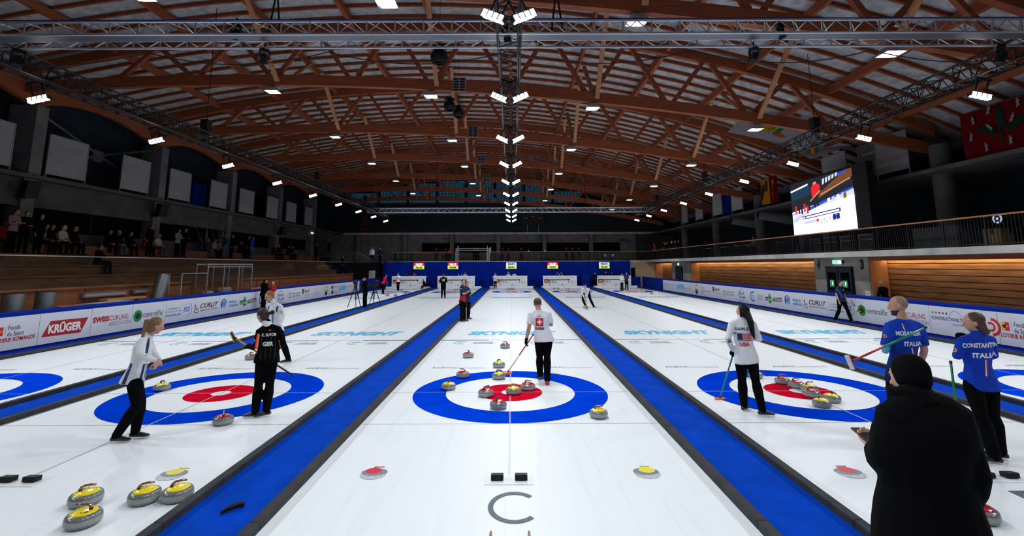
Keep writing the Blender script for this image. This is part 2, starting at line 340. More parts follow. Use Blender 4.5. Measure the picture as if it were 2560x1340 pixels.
# right balcony slab + lower wall
m=MB(); m.bb((15.0,-6,2.71),(20.5,44.2,2.95),CONCL); m.build('floor_gallery',kind='structure')
for a,b in ((-6,3.99),(11.97,15.84),(33.41,38.39),(43.91,44.1)):
    m=MB(); m.bb((16.0,a,0),(16.9,b,2.71),CONCP); m.build('wall_pier',kind='structure')
for k,(a,b) in enumerate(BAYS):
    t=thing('timber_bay','%s horizontal timber boarding with a glowing light strip, right side'%(['nearest recessed','long middle recessed','short far recessed'][k]),'wall panelling',(16.8,a,0))
    O=Vector((16.8,a,0)); m=MB(); z=.1
    while z<2.62: m.beam((16.82+.02,a+.02,z+.11),(16.82+.02,b-.02,z+.11),.05,.205,PLANK); z+=.232
    m.bb((16.86,a,0),(16.9,b,2.7),BLACK); m.v=[v-O for v in m.v]; m.build('board_cladding',t)
    m=MB(); m.bb((16.02,a+.02,2.54),(16.25,b-.02,2.71),GLULAM); m.v=[v-O for v in m.v]; m.build('soffit_beam',t)
    m=MB(); m.bb((16.62,a+.1,2.62),(16.68,b-.1,2.66),COVE); m.v=[v-O for v in m.v]; m.build('light_strip',t)
    for q in (b-.04,a):
        m=MB(); m.bb((16.03,q,0),(16.8,q+.04,2.6),GLULAML); m.v=[v-O for v in m.v]; m.build('side_lining',t)
    m=MB(); m.bb((16.2,a+.3,.42),(16.55,b-.3,.48),WOODD)
    y=a+.6
    while y<b-.3: m.bb((16.3,y,0),(16.42,y+.06,.42),BLKM); y+=1.6
    m.build('wooden_bench',label='long low wooden bench in the %s timber recess under the right balcony'%['nearest','middle','far'][k],cat='bench')
# doors in the pier
GRN=M('exit_green',(.02,.35,.15),.4,emit=((.05,.6,.25),.25)); GRNL=M('exit_lit',(.1,.8,.5),.4,emit=((.25,.85,.55),.9)); WHL=M('exit_white',(.9,.95,.9),.4,emit=((.85,1,.92),.9))
m=MB(); m.bb((15.94,12.95,.0),(16.0,14.86,2.28),BLACK)
m.build('door_1',kind='structure')
d1=bpy.data.objects['door_1']
for y0,y1 in ((13.0,13.87),(13.93,14.8)):
    m=MB(); m.bb((15.90,y0,.05),(15.935,y1,2.22),M('door_navy',(.008,.012,.035),.4)); m.bb((15.885,y0+.15,1.15),(15.90,y1-.15,2.0),VOID)
    m.bb((15.875,y0+.28,1.3),(15.89,y0+.58,1.62),GRN); m.bb((15.87,y0+.36,1.38),(15.876,y0+.42,1.55),WHL); m.build('door_leaf',d1)
m=MB(); m.tube([(15.86,13.82,1.0),(15.86,13.82,1.2)],.012,8,ALU); m.tube([(15.86,13.98,1.0),(15.86,13.98,1.2)],.012,8,ALU); m.build('door_handle',d1)
m=MB(); m.bb((15.93,35.4,0),(16.0,37.25,2.25),VOID); m.build('door_2',kind='structure')
m=MB(); m.bb((15.90,35.46,.05),(15.93,37.2,2.2),M('door_navy')); m.build('door_leaf',bpy.data.objects['door_2'])
def exit_sign(x,y,z,label,ly=.62):
    t=thing('exit_sign',label,'sign',(x,y,z)); m=MB(); m.bb((-.04,-ly/2,-.09),(.04,ly/2,.09),WHL); m.build('lit_panel',t)
    m=MB(); m.bb((-.045,-ly/2+.22,-.08),(-.041,ly/2-.12,.08),GRNL); m.bb((-.045,ly/2-.1,-.08),(-.041,ly/2-.02,.08),GRNL); m.build('pictogram',t)
    m=MB(); m.tube([(0,-ly/2-.02,.1),(0,-ly/2-.02,-.15)],.02,6,BLKM); m.box((.02,-ly/2-.05,0),(.1,.05,.16),BLKM); m.build('bracket',t)
t0_=None
exit_sign(15.95,13.93,2.5,'lit green and white exit sign above the double navy doors'); exit_sign(15.95,36.3,2.45,'small lit exit sign above the far dark door under the right balcony',.5)
exit_sign(-21.25,41.2,5.9,'small lit exit sign under the far end of the left slab',.5); COL.objects[-1].parent.rotation_euler=(0,0,PI)
for ch,y,nmn in (('4',15.45,'left'),('3',12.36,'right')):
    m=MB(); m.text(ch,(15.99,y,2.38),(0,-1,0),(0,0,1),.40,BLACK,width=.24,bold=.06); m.build('wall_number',label='large black number %s painted on concrete %s of the double doors'%(ch,nmn),cat='number')
m=MB(); m.bb((15.98,12.05,.85),(15.995,12.33,1.2),WHITE); m.bb((15.975,12.1,1.05),(15.981,12.28,1.14),GREYL); m.build('paper_notice',label='white paper notice taped to concrete right of the double doors',cat='notice')
m=MB(); m.bb((13.25,44.05,0),(16.0,44.15,2.67),M('beige_wall',(.42,.33,.23),.85,var=(1,.15))); m.build('wall_end',kind='structure')  # concrete wall, the warm light on it mixed into its colour
m=MB(); m.bb((13.3,43.98,0),(13.75,44.04,2.1),VOID); m.build('dark_doorway',label='narrow dark door right of the blue curtain end',cat='door')
# upper right gallery
m=MB(); m.bb((17.0,-6,6.06),(20.5,50.5,6.22),CONC); m.build('trim_2',kind='structure')
for k,y in enumerate((9.83,17.2,24.49,31.83,39.51)):
    m=MB(); m.lathe([(.36,2.95),(.36,6.06)],28,CONC,(17.9,y,0)); m.build('round_column',smooth=True,label='round concrete column on the right balcony, %s from the camera'%ORD[k],cat='column')
    m=MB(); m.lathe([(.36,6.22),(.36,7.3)],28,CONC,(17.9,y,0)); m.build('column_stub',smooth=True,label='short round concrete column top above the right gallery slab, %s from the camera'%ORD[k],cat='column')
# upper left
m=MB(); m.bb((-21.0,-6,6.26),(-22.7,50.5,6.44),CONC); m.build('trim_3',kind='structure')
m=MB(); m.bb((-21.42,-6,5.06),(-22.2,48,6.26),CONC); m.bb((-21.44,-6,3.37),(-22.2,48,4.0),CONC); m.build('wall_upper_left',kind='structure')
YC=[3.7,11.0,18.7,26.1,33.6,41.3]
for k,y in enumerate(YC):
    m=MB(); m.bb((-21.3,y-.05,3.3),(-22.4,y+.55,6.26),CONCM); m.build('concrete_column',label='rectangular concrete column behind the left stand, %s from the camera'%ORD[k],cat='column')
    m=MB(); m.bb((-21.15,y-.05,6.44),(-22.4,y+.5,9.6),CONCM); m.build('wall_pillar',label='tall concrete pillar above the left slab carrying the roof, %s from the camera'%ORD[k],cat='column')
for k,(a,b) in enumerate(((4.3,10.9),(11.6,18.6),(19.3,26.0),(26.7,33.5),(34.2,41.2))):
    m=MB(); m.bb((-21.9,a,4.0),(-22.0,b,5.06),VOID); m.bb((-21.8,(a+b)/2-.03,4.0),(-21.88,(a+b)/2+.03,5.06),CONCD); m.build('window_%d'%(k+6),kind='structure')
m=MB(); m.bb((-21.35,41.8,3.4),(-19.9,42.0,6.26),CONCD); m.build('wall_corner',kind='structure')
# steel bracing behind the white panels
SPAN=M('grey_steel',(.08,.08,.085),.5,.3)
for k,(ya,yb) in enumerate(((11.52,18.63),)):
    m=MB(); yc=(ya+yb)/2
    for (p,q) in (((-21.9,ya,9.6),(-21.9,yb,7.0)),((-21.9,ya,7.0),(-21.9,yb,9.4))): m.tube([p,q],.07,8,SPAN)
    m.box((-21.9,yc,8.2),(.12,.6,.6),SPAN); m.build('cross_bracing',label='grey steel cross bracing with round hub high on the left wall',cat='bracing')
# acoustic white panels
PANEL=M('panel_cloth',(.30,.29,.30),.9,spec=.05,var=(1.2,.06)); PANR=M('panel_cloth_right',(.30,.29,.30),.9,spec=.05,var=(1.2,.06))
def wpanel(x,y0,y1,z0,z1,label,mt,sg):
    t=thing('fabric_panel',label,'panel',(x,y0,z0)); m=MB(); m.bb((0,0.03,.12),(.03,y1-y0-.03,z1-z0),mt); m.build('cloth',t)
    m=MB()
    for y in (0,y1-y0): m.bb((-.02,y-.02,-.15),(.04,y+.02,z1-z0+.03),ALUD)
    m.bb((-.01,0,z1-z0),(.04,y1-y0,z1-z0+.05),ALUD); m.build('panel_frame',t)
for k,(a,b) in enumerate(((8.1,10.2),(11.75,13.77),(15.9,17.9),(19.55,21.5),(23.6,25.55),(27.2,29.3),(31.4,33.35),(35.0,37.05),(39.0,40.9))):
    wpanel(-21.22,a,b,6.5,8.44,'white rectangular fabric panel on the left upper wall, %s from the camera'%ORD[k],PANEL,1)
for k,(a,b) in enumerate(((10.7,12.5),(14.5,16.4),(25.7,27.5),(29.2,31.0),(33.2,34.9),(36.9,38.5))):
    wpanel(17.3,a,b,6.4,8.2,'white rectangular fabric panel above the right gallery, %s from the camera'%ORD[k],PANR,-1)
for k,(x,y) in enumerate(((-21.4,22.4),(17.5,28.4))):
    m=MB(); m.bb((x-.3,y-.5,6.44),(x+.3,y-.42,8.0),BLUE); m.bb((x-.3,y+.42,6.44),(x+.3,y+.5,8.0),BLUE)
    for j in range(8): m.bb((x-.28,y-.42,6.7+j*.16),(x+.28,y+.42,6.74+j*.16),BLUE)
    m.build('stacked_chairs',label='stack of dark blue plastic racks between white panels high on the %s side'%['left','right'][k],cat='rack')
# ---------------------------------------------------------------- left grandstand
STN=['lowest','second','third','fourth','topmost']
gs=thing('grandstand','long stepped wooden spectator stand along the left side of the rink','grandstand',(-15.6,-6,0))
O=Vector((-15.6,-6,0))
def gp(mb,nme,par=gs,**k): mb.v=[v-O for v in mb.v]; return mb.build(nme,par,**k)
Y0,Y1=-6,37.9
m=MB(); m.bb((-15.6,Y0,0),(-15.68,Y1,1.62),WOODB); y=Y0+2.4
while y<Y1: m.bb((-15.585,y,0),(-15.6,y+.015,1.6),BLACK); y+=2.95
gp(m,'front_wall')
m=MB(); m.bb((-15.5,Y0,1.62),(-15.85,Y1+.05,1.69),WOODB); gp(m,'ledge')
tiers=[(-16.7,1.18,1.62),(-17.5,1.62,2.06),(-18.3,2.06,2.48),(-19.2,2.48,2.92),(-20.1,2.92,3.36)]
for k,(x,za,zb_) in enumerate(tiers):
    ye=[38,38.6,39.2,40,40.6][k]
    m=MB(); m.bb((x,Y0,za-.4 if k else 0),(x-.06,ye,zb_-.05),WOODD if k<4 else WOODB); m.bb((x+.05,Y0,zb_-.05),(x-.9 if k<4 else -21.42,ye,zb_),WOODB); gp(m,'bench_tier')
m=MB(); m.bb((-15.7,Y0,0),(-20.1,Y0+.1,1.1),CONCD); m.bb((-15.7,Y1-.1,0),(-21.3,Y1,1.1),CONCD); gp(m,'end_wall')
# glass balustrade
gb=thing('glass_balustrade','clear glass balustrade with thin metal handrail on the front ledge of the left stand','balustrade',(-15.6,-6,1.69))
O=Vector((-15.6,-6,1.69)); y=Y0
while y<Y1-.1:
    y2=min(y+2.96,Y1); m=MB(); m.bb((-15.62,y+.012,1.71),(-15.635,y2-.012,2.76),GLASS); gp(m,'glass_pane',gb); y=y2
m=MB(); m.bb((-15.605,Y0,2.755),(-15.65,Y1,2.785),ALUD); gp(m,'handrail',gb)
# speakers on columns
def speaker(x,y,z,label,s=1,rz=0):
    t=thing('loudspeaker',label,'speaker',(x,y,z),rz); m=MB(); R=Matrix.Rotation(.25,3,'Y'); m.box((0,0,0),(.42*s,.5*s,.72*s),BLACK,R); o=m.build('cabinet',t); bevel(o,.03)
    m=MB(); m.box((.215*s,0,-.03),(.01,.44*s,.64*s),M('speaker_grille',(.02,.02,.02),.8,bump=(200,.5)),R); m.build('grille',t)
    m=MB(); m.tube([(-.2,0,-.2),(-.52,0,-.3)],.03,8,BLKM); m.box((-.525,0,-.3),(.05,.3,.2),BLKM); m.build('wall_bracket',t)
for k,(y,z) in enumerate(((10.75,5.72),(18.55,5.72),(33.65,5.6))): speaker(-20.75,y,z,'black loudspeaker on a bracket under the left slab, %s from the camera'%ORD[k],rz=-.3)
# ---------------------------------------------------------------- far left corner: black-draped platform and stairs
DRAPE=M('black_drape',(.006,.006,.008),.9,spec=.1)
m=MB(); m.bb((-19.8,41.0,0),(-14.45,44.0,2.72),DRAPE); m.bb((-17.0,38.6,0),(-15.2,41.0,1.2),DRAPE); m.bb((-17.2,40,0),(-15.6,41,2.0),DRAPE); m.build('draped_platform',label='black draped platform in the far left corner beside the blue curtain',cat='platform')
m=MB(); m.bb((-14.95,40.9,.3),(-14.3,40.96,1.9),CONCL); m.build('wood_panel',label='pale grey upright board leaning in front of the black draped platform',cat='board')
def grey_rail(p0,p1,h0,label):
    t=thing('steel_railing',label,'railing',p0); p0=Vector(p0);p1=Vector(p1);d=p1-p0
    m=MB(); m.tube([Vector((0,0,h0)),d+Vector((0,0,h0))],.03,8,ALUD); m.build('handrail',t)
    m=MB(); n=int(d.length/.14)
    for j in range(n+1): q=d*(j/n); m.tube([q,q+Vector((0,0,h0))],.011,5,ALUD)
    m.build('baluster_panel',t)
grey_rail((-19.2,42.0,2.75),(-16.6,42.0,2.75),1.1,'grey steel baluster railing above the black draped platform'); grey_rail((-16.5,41.9,2.75),(-14.9,41.9,1.9),1.1,'sloping grey stair railing beside the black draped platform')
# blue curtain
m=MB(); n=240; vs=[];fs=[]
for i in range(n+1):
    x=-14.0+27.2*i/n; dy=.025*math.sin(x*5.3)+.02*math.sin(x*13.1+1)
    vs+=[(x,43.95+dy,.02),(x,43.95+dy*.5,2.84)]
for i in range(n): fs.append((2*i,2*i+2,2*i+3,2*i+1))
CURT=M('blue_curtain',(.0008,.018,.30),.85,spec=.1,var=(.8,.25)); m.add(vs,fs,CURT); m.bb((-14.0,43.93,2.82),(13.2,43.99,2.86),ALUD)
m.bb((-14.0,42.9,.02),(-13.96,43.95,2.84),CURT)
m.build('blue_curtain',label='long deep blue curtain hanging behind the scoreboards',cat='curtain')
for k,(x0,x1,s) in enumerate(((-14.1,-12.7,1),(12.7,14.1,-1))):
    m=MB(); m.bb((x0,43.2,.0125),(x1,43.25,1.12),BLUE); m.build('blue_screen',label='low blue cloth screen closing the %s far corner'%['left','right'][k],cat='screen')
for k,x in enumerate((-7.3,5.2+2.9)):
    m=MB(); m.bb((x-.45,42.9,.0125),(x-.4,43.8,1.4),BLUE); m.bb((x+.3,42.9,.0125),(x+.35,43.8,1.4),BLUE); m.bb((x-.45,42.85,.0125),(x+.35,42.9,1.4),BLUE); m.build('blue_screen',label='upright blue cloth screen beside the %s scoreboard'%['second','fourth'][k],cat='screen')
# ================================================================ timber roof
def arc_beam(mb,f,x0,x1,y,w,h,mt,n=28):
    vs=[];fs=[]
    for i in range(n+1):
        x=x0+(x1-x0)*i/n; z=f(x)
        vs+=[(x,y-w/2,z),(x,y+w/2,z),(x,y+w/2,z+h),(x,y-w/2,z+h)]
    for i in range(n):
        for k in range(4): k2=(k+1)%4; fs.append((4*i+k,4*i+k2,4*i+4+k2,4*i+4+k))
    fs+=[(3,2,1,0),tuple(4*n+k for k in range(4))]; mb.add(vs,fs,mt)
TY=[3.1,10.6,18.1,25.6,33.1,40.6,48.1]
XA,XB=-21.9,18.4
tr=None
for ti,ty in enumerate(TY):
    lab='arched timber roof truss, %s from the camera'%ORD[ti]
    if tr is None:
        tr=thing('roof_truss',lab,'truss',(0,ty,0))
        m=MB(); arc_beam(m,zb,XA,XB,0,.24,.47,GLULAM); m.build('bottom_chord',tr)
        m=MB(); arc_beam(m,lambda x:zt(x)+.10,XA,XB,0,.24,.46,GLULAM); m.build('top_chord',tr)
        xn=-17.5
        while xn<15:
            for dx in (-1.75,1.75):
                if xn+dx<-18 or xn+dx>15: continue
                a=(xn+dx*.12,0,zb(xn)+.5); b=(xn+dx*.93,0,zt(xn+dx*.93)+.2); m=MB(); m.beam(a,b,.16,.18,GLULAM,up=(1,0,0)); m.build('diagonal',tr)
            xn+=3.5
        for xn in (-10.5,-3.5,3.5,10.5):
            for sg in (-1,1):
                m=MB(); m.beam((xn+.28,sg*.22,zb(xn)+.12),(xn+.28,sg*3.1,zt(xn)+.3),.08,.19,GLULAML,up=(1,0,0)); m.build('knee_brace',tr)
        m=MB(); m.bb((-2.55,-.135,zb(-2.2)-.02),(-1.95,-.15,zb(-2.2)+.62),ALUD)
        for j in range(5): m.bb((-2.5,-.15,zb(-2.2)+.02+j*.12),(-2.28,-.16,zb(-2.2)+.09+j*.12),BLKM); m.bb((-2.22,-.15,zb(-2.2)+.02+j*.12),(-2.0,-.16,zb(-2.2)+.09+j*.12),BLKM)
        m.build('splice_plate',tr); reg(tr)
        dup_src=tr
        # haunch down to the column on the left
    else: dup(tr,(0,ty,0),label=lab)
for k,x in enumerate((-17.5,-14,-10.5,-7,-3.5,0,3.5,7,10.5,14,17)):
    w=.18 if k%2 else .12
    m=MB(); m.bb((x-w/2,-8,zt(x)+.22),(x+w/2,50.4,zt(x)+.55),GLULAM); m.build('roof_beam',label='timber beam running the length of the hall below the roof, %s from the left wall'%ORD[k],cat='beam')
# wall plate arcs between left columns (curved haunches)
for k in range(len(YC)-1):
    ya,yb=YC[k]+.2,YC[k+1]+.2; n=14; vs=[];fs=[]
    for i in range(n+1):
        y=ya+(yb-ya)*i/n; zz=9.55+.75*math.sin(PI*(i/n)**.8)
        vs+=[(-21.35,y,zz),(-21.6,y,zz),(-21.6,y,10.9),(-21.35,y,10.9)]
    for i in range(n):
        for q in range(4): q2=(q+1)%4; fs.append((4*i+q,4*i+q2,4*i+4+q2,4*i+4+q))
    m=MB(); m.add(vs,fs,GLULAM).build('haunch_beam',label='curved timber edge beam on top of the left wall, %s bay from the camera'%ORD[k],cat='beam')
m=MB(); arc_beam(m,lambda x:zt(x)+.565,-22.3,19.6,0,.10,.15,JOIST,24)
j0=m.build('roof_joist',label='slender curved timber joist directly under the pale roof boards',cat='joist',group='curved timber joists under the roof boards',loc=(0,0,0)); j0.location=(0,-1.0,0)
y=-1.0+.9375
while y<50.3:
    c=j0.copy(); COL.objects.link(c); c.location=(0,y,0); y+=.9375
# high-bay lamps under the trusses
hb=None
HXS=[-10.5,-3.5,3.6,10.7]
for ti,ty in enumerate(TY[:6]):
    for k,x in enumerate(HXS):
        z=[10.0,9.76,9.18,8.2][k]
        lab='square high-bay ceiling lamp hanging under the %s truss from the camera, %s from the left'%(ORD[ti],ORD[k])
        if hb is None:
            hb=thing('ceiling_lamp',lab,'lamp',(x,ty,z)); m=MB()
            m.add([(-.2,-.2,.28),(.2,-.2,.28),(.2,.2,.28),(-.2,.2,.28),(-.36,-.3,.02),(.36,-.3,.02),(.36,.3,.02),(-.36,.3,.02)],[(0,1,2,3),(0,4,5,1),(1,5,6,2),(2,6,7,3),(3,7,4,0)],ALUD); m.v=[v*.78 for v in m.v]; m.build('reflector_housing',hb)
            m=MB(); m.bb((-.20,-.165,0),(.20,.165,.02),LEDW); m.build('diffuser',hb)
            m=MB(); m.tube([(0,0,.2),(0,0,.5)],.02,6,BLKM); m.build('hanger',hb); reg(hb)
        else: dup(hb,(x,ty,z),label=lab)
# ================================================================ lighting rig
def lattice(mb,L0,w,h,r,step,mt,axis='y',diag=.012):
    # box truss along +axis from 0 to L0, section centred on 0,w wide, h high (z from 0 to h)
    P=(lambda t,a,b:(a,t,b)) if axis=='y' else (lambda t,a,b:(t,a,b))
    for a in (-w/2,w/2):
        for b in (0,h): mb.tube([P(0,a,b),P(L0,a,b)],r,8,mt)
    n=round(L0/step)
    for i in range(n):
        t0=i*L0/n;t1=(i+1)*L0/n;tm=(t0+t1)/2
        for a in (-w/2,w/2):
            mb.tube([P(t0,a,0),P(tm,a,h)],diag,5,mt,False); mb.tube([P(tm,a,h),P(t1,a,0)],diag,5,mt,False); 
        for b in (0,h):
            mb.tube([P(t0,-w/2,b),P(tm,w/2,b)],diag,5,mt,False); mb.tube([P(tm,w/2,b),P(t1,-w/2,b)],diag,5,mt,False)
        if i%2==0:
            for a in (-w/2,w/2): mb.tube([P(t0,a,0),P(t0,a,h)],diag*1.1,5,mt,False)
BT=None
for k,(x,ln) in enumerate(((-11.65,'left'),(11.65,'right'),(0.0,'central'))):
    t=thing('lighting_truss','black lattice %s lighting truss running down the length of the rink'%ln,'truss',(x,-11.0,6.95))
    m=MB(); lattice(m,46.5,.46,.46,.028,.55,BLKM,'y'); m.build('lattice_frame',t)
    m=MB(); m.tube([(.2,0,-.02),(.18,10,-.04),(.22,20,-.02),(.2,46.4,-.03)],.018,6,BLACK); m.tube([(-.23,0,.5),(-.22,15,.49),(-.23,46.4,.5)],.014,6,BLACK); m.build('cable_run',t)
for k,(yy,x0,x1,h,ln) in enumerate(((-.35,-11.9,11.9,.26,'nearest'),(31.3,-12.4,12.3,.42,'far'))):
    t=thing('lighting_truss','silver aluminium cross truss spanning the rink, %s of the two'%ln,'truss',(x0,yy,6.95))
    m=MB(); 
    if k==0:
        W=.6
        for a,b in ((-.3,0),(-.3,.27),(.3,0),(.3,.17)): m.tube([(0,a,b),(x1-x0,a,b)],.026,10,ALU)
        n=42
        for i in range(n):
            t0=(x1-x0)*i/n;t1=(x1-x0)*(i+1)/n;tm=(t0+t1)/2
            m.tube([(t0,-.3,0),(tm,-.3,.27)],.012,6,ALU,False); m.tube([(tm,-.3,.27),(t1,-.3,0)],.012,6,ALU,False); m.tube([(t0,-.3,0),(t0,-.3,.27)],.018,6,ALU,False)
            m.tube([(t0,.3,.17),(tm,.3,0)],.011,6,ALU,False); m.tube([(tm,.3,0),(t1,.3,.17)],.011,6,ALU,False); m.tube([(t0,.3,0),(t0,.3,.17)],.016,6,ALU,False)
            m.tube([(t0,-.3,.27),(t1,.3,.17)],.012,6,ALU,False)
    else: lattice(m,x1-x0,.5,.36,.03,.5,ALU,'x',.014)
    m.build('lattice_frame',t)
    if k==0:
        m=MB(); m.bb((0,-.27,-.005),(x1-x0,-.02,.012),M('rail_plate',(.16,.17,.19),.35,.7)); m.build('flat_rail',t)
        m=MB(); m.tube([(i*.8,-.31+.004*(i%2),.30) for i in range(30)],.014,6,BLUE); m.build('blue_cable',t)
    else:
        m=MB(); pts=[]
        for i in range(25): s=i/24; pts.append(((x1-x0)*(.04+.92*s),-.1,-.12-.5*math.sin(PI*((s*3)%1))*.3))
        m.tube(pts,.014,5,BLACK); m.build('cable_run',t)
# drooping cable under the nearest silver truss
m=MB(); pts=[]
for i in range(73):
    s=i/72*6; f=s%1; pts.append((-11.5+23*i/72,.0,6.88-.5*math.sin(PI*f)**.9*.55))
m.tube(pts,.012,5,BLACK); m.build('hanging_cable',label='thin black cable drooping in loops below the nearest silver truss',cat='cable')
# floodlights
def flood(n_blocks=4):
    t=thing('floodlight','x','stage light')
    m=MB(); m.box((0,0,.06),(.46,.14,.10),BLKM); o=m.build('housing',t)
    for i in range(n_blocks):
        m=MB(); x=-.165+.11*i; m.box((x,-.075,.045),(.078,.012,.125),LED); m.box((x,-.02,.0),(.078,.11,.012),LED); m.build('led_block',t)
    m=MB(); 
    for x in (-.12,.12): m.tube([(x,0,.1),(x,0,.48)],.018,6,BLKM)
    m.box((0,0,.5),(.34,.08,.05),BLKM); m.build('clamp',t); return t
fl=flood(); reg(fl); first=True
for r,y in enumerate(ROWS[1:]):
    for side,x in (('left',-11.65),('right',11.65)):
        lab='black LED floodlight on the %s lattice truss, %s from the camera'%(side,ORD[r])
        rz=.55*(1 if x>0 else -1)
        o=fl if first else dup(fl); first=False
        o['label']=lab; o.location=(x,y,6.46); o.rotation_euler=(0,.30*(1 if x>0 else -1),-.15*(1 if x>0 else -1))
    for sg in (-1,1):
        lab='angled LED floodlight %s of the central truss, %s pair from the camera'%(['left','right'][sg>0],ORD[r])
        o=dup(fl,(sg*.27,y+.1,6.50),label=lab); o.rotation_euler=(0,-.50*sg,.35*sg)
# moving heads / spotlights
def spot(p,label,s=1.0,tilt=.5,rz=0):
    t=thing('spotlight',label,'stage light',p,rz)
    m=MB(); m.box((0,0,-.05),(.2*s,.16*s,.1*s),BLKM); m.tube([(0,0,0),(0,0,.12)],.02,6,BLKM); m.build('yoke_base',t)
    m=MB(); m.bb((-.14*s,-.03,-.34*s),(-.115*s,.03,-.06*s),BLKM); m.bb((.115*s,-.03,-.34*s),(.14*s,.03,-.06*s),BLKM); m.bb((-.14*s,-.03,-.08*s),(.14*s,.03,-.05*s),BLKM); m.build('yoke',t)
    m=MB(); R=Matrix.Rotation(tilt,3,'X'); prof=[(.02,.13),(.085,.12),(.105,.04),(.1,-.12),(.11,-.14),(.09,-.15),(.0,-.13)]
    m.lathe([(a*s,b*s) for a,b in prof],20,BLACK); m.v=[R@v+Vector((0,0,-.3*s)) for v in m.v]; m.build('lamp_head',t,smooth=True)
Zr=6.95
for i,(u,v,lb) in enumerate(((589,88,'on the nearest silver truss left of centre'),(660,148,'hanging lower on the nearest silver truss left of centre'),(1952,88,'on the nearest silver truss right of centre'),(1886,145,'hanging lower on the nearest silver truss right of centre'),(1268,95,'in the middle of the nearest silver truss'),(45,150,'near the left end of the nearest silver truss'),(2502,140,'near the right end of the nearest silver truss'))):
    p=PY(u,v,-.46 if i in(0,2,4) else -.02); p.z+=.24; spot(p,'small black moving spotlight '+lb,.72 if i<5 else .9,.4*(1 if i%2 else -1),rz=i*.7)
for i,(u,v,Y,lb) in enumerate(((1098,143,6.0,'nearest of the three'),(1124,265,12.0,'middle of the three'),(1146,283,12.8,'furthest of the three'))):
    c=PY(u,v,Y); s=[1.25,1.15,1.1][i]
    t=thing('globe_lamp','round black globe spotlight hanging from the roof left of centre, '+lb,'stage light',c)
    m=MB(); prof=[(.24*s*math.sin(a),.24*s*math.cos(a)) for a in [PI*k/14 for k in range(12)]]; m.lathe(prof,24,BLACK); m.build('globe',t,smooth=True)
    m=MB()
    for j in range(5): m.lathe([(.03+.03*j,-.235*s+.012*j),(.04+.03*j,-.24*s+.012*j)],20,BLKM)
    m.build('louvre',t); m=MB(); m.tube([(0,0,.2*s),(0,0,zt(c.x)+.2-c.z)],.008,5,BLKM); m.lathe([(.0,.30*s),(.22*s,.30*s),(.22*s,.26*s),(0,.24*s)],16,BLKM); m.build('hanger',t)
# hoists and chains holding the rig
k=0
for x in (-11.65,11.65):
    for y in (8.1,15.6+3,28.1):
        c=(x,y,7.55); t=thing('chain_hoist','black chain hoist lifting the %s lattice truss, %s from the camera'%(['left','right'][x>0],ORD[[8.1,18.6,28.1].index(y)]),'hoist',c)
        m=MB(); m.box((0,0,.2),(.26,.3,.4),BLACK); m.lathe([(.16,-.15),(.13,.1)],12,BLACK); m.build('motor',t); m=MB(); m.tube([(0,0,.4),(0,0,zt(x)+.2-7.55)],.012,5,BLKM); m.build('chain',t)
for j,(x,y) in enumerate(((1.0,-.2),(-4.9,-.2),(0.35,28.0),(-6.5,31.3),(6.4,31.3))):
    m=MB(); zt0=7.2 if y<5 else 7.4
    m.tube([(x,y,zt(x)+.2),(x,y,zt0+1.0),(x-.12,y,zt0)],.02,5,BLACK); m.tube([(x,y,zt0+1.0),(x+.12,y,zt0)],.02,5,BLACK)
    m.build('sling',label='black sling holding a silver truss from the roof, %s'%['right of centre near the camera','left of centre near the camera','centre at the far end','left at the far end','right at the far end'][j],cat='sling')
# ================================================================ sponsor boards
BX=14.18
PAPER=M('banner_vinyl',(.60,.62,.69),.9,spec=.03)
INK=M('ink_black',(.012,.012,.018),.5); INKR=M('ink_dark_red',L(165,12,28),.5); INKB=M('ink_blue',L(25,120,200),.5); INKG=M('ink_grey',L(125,128,140),.5); INKGR=M('ink_green',L(20,140,60),.5); INKN=M('ink_navy',L(25,45,130),.5)
PWH=M('print_white',(.75,.77,.8),.5); GOLD=M('print_gold',L(215,180,50),.5)
def bY(u,side): return on(u,720,0,side*BX).y
class Ban:
    def __init__(s,side): s.sd=side; s.X=(0,-side,0); s.x=side*(BX-.012); s.items=[]
    def P(s,u,z,d=0): return Vector((s.x-s.sd*d,bY(u,s.sd),z))
    def t(s,mb,txt,u0,u1,z,h,mt,bold=0,shear=0,d=.002):
        a=s.P(u0,z,d); b=s.P(u1,z,d); mb.text(txt,a,s.X,(0,0,1),h,mt,width=abs(b.y-a.y),align=0,bold=bold,shear=shear)
    def ring(s,mb,u,z,ro,ri,mt,a0=0,a1=2*PI,d=.002,sx=1.0): mb.ring(s.P(u,z,d),ro,ri,mt,(0,-s.sd*sx,0),(0,0,1),32,a0,a1)
    def q(s,mb,pts,mt,d=.001): mb.poly([s.P(u,z,d) for u,z in pts],mt)
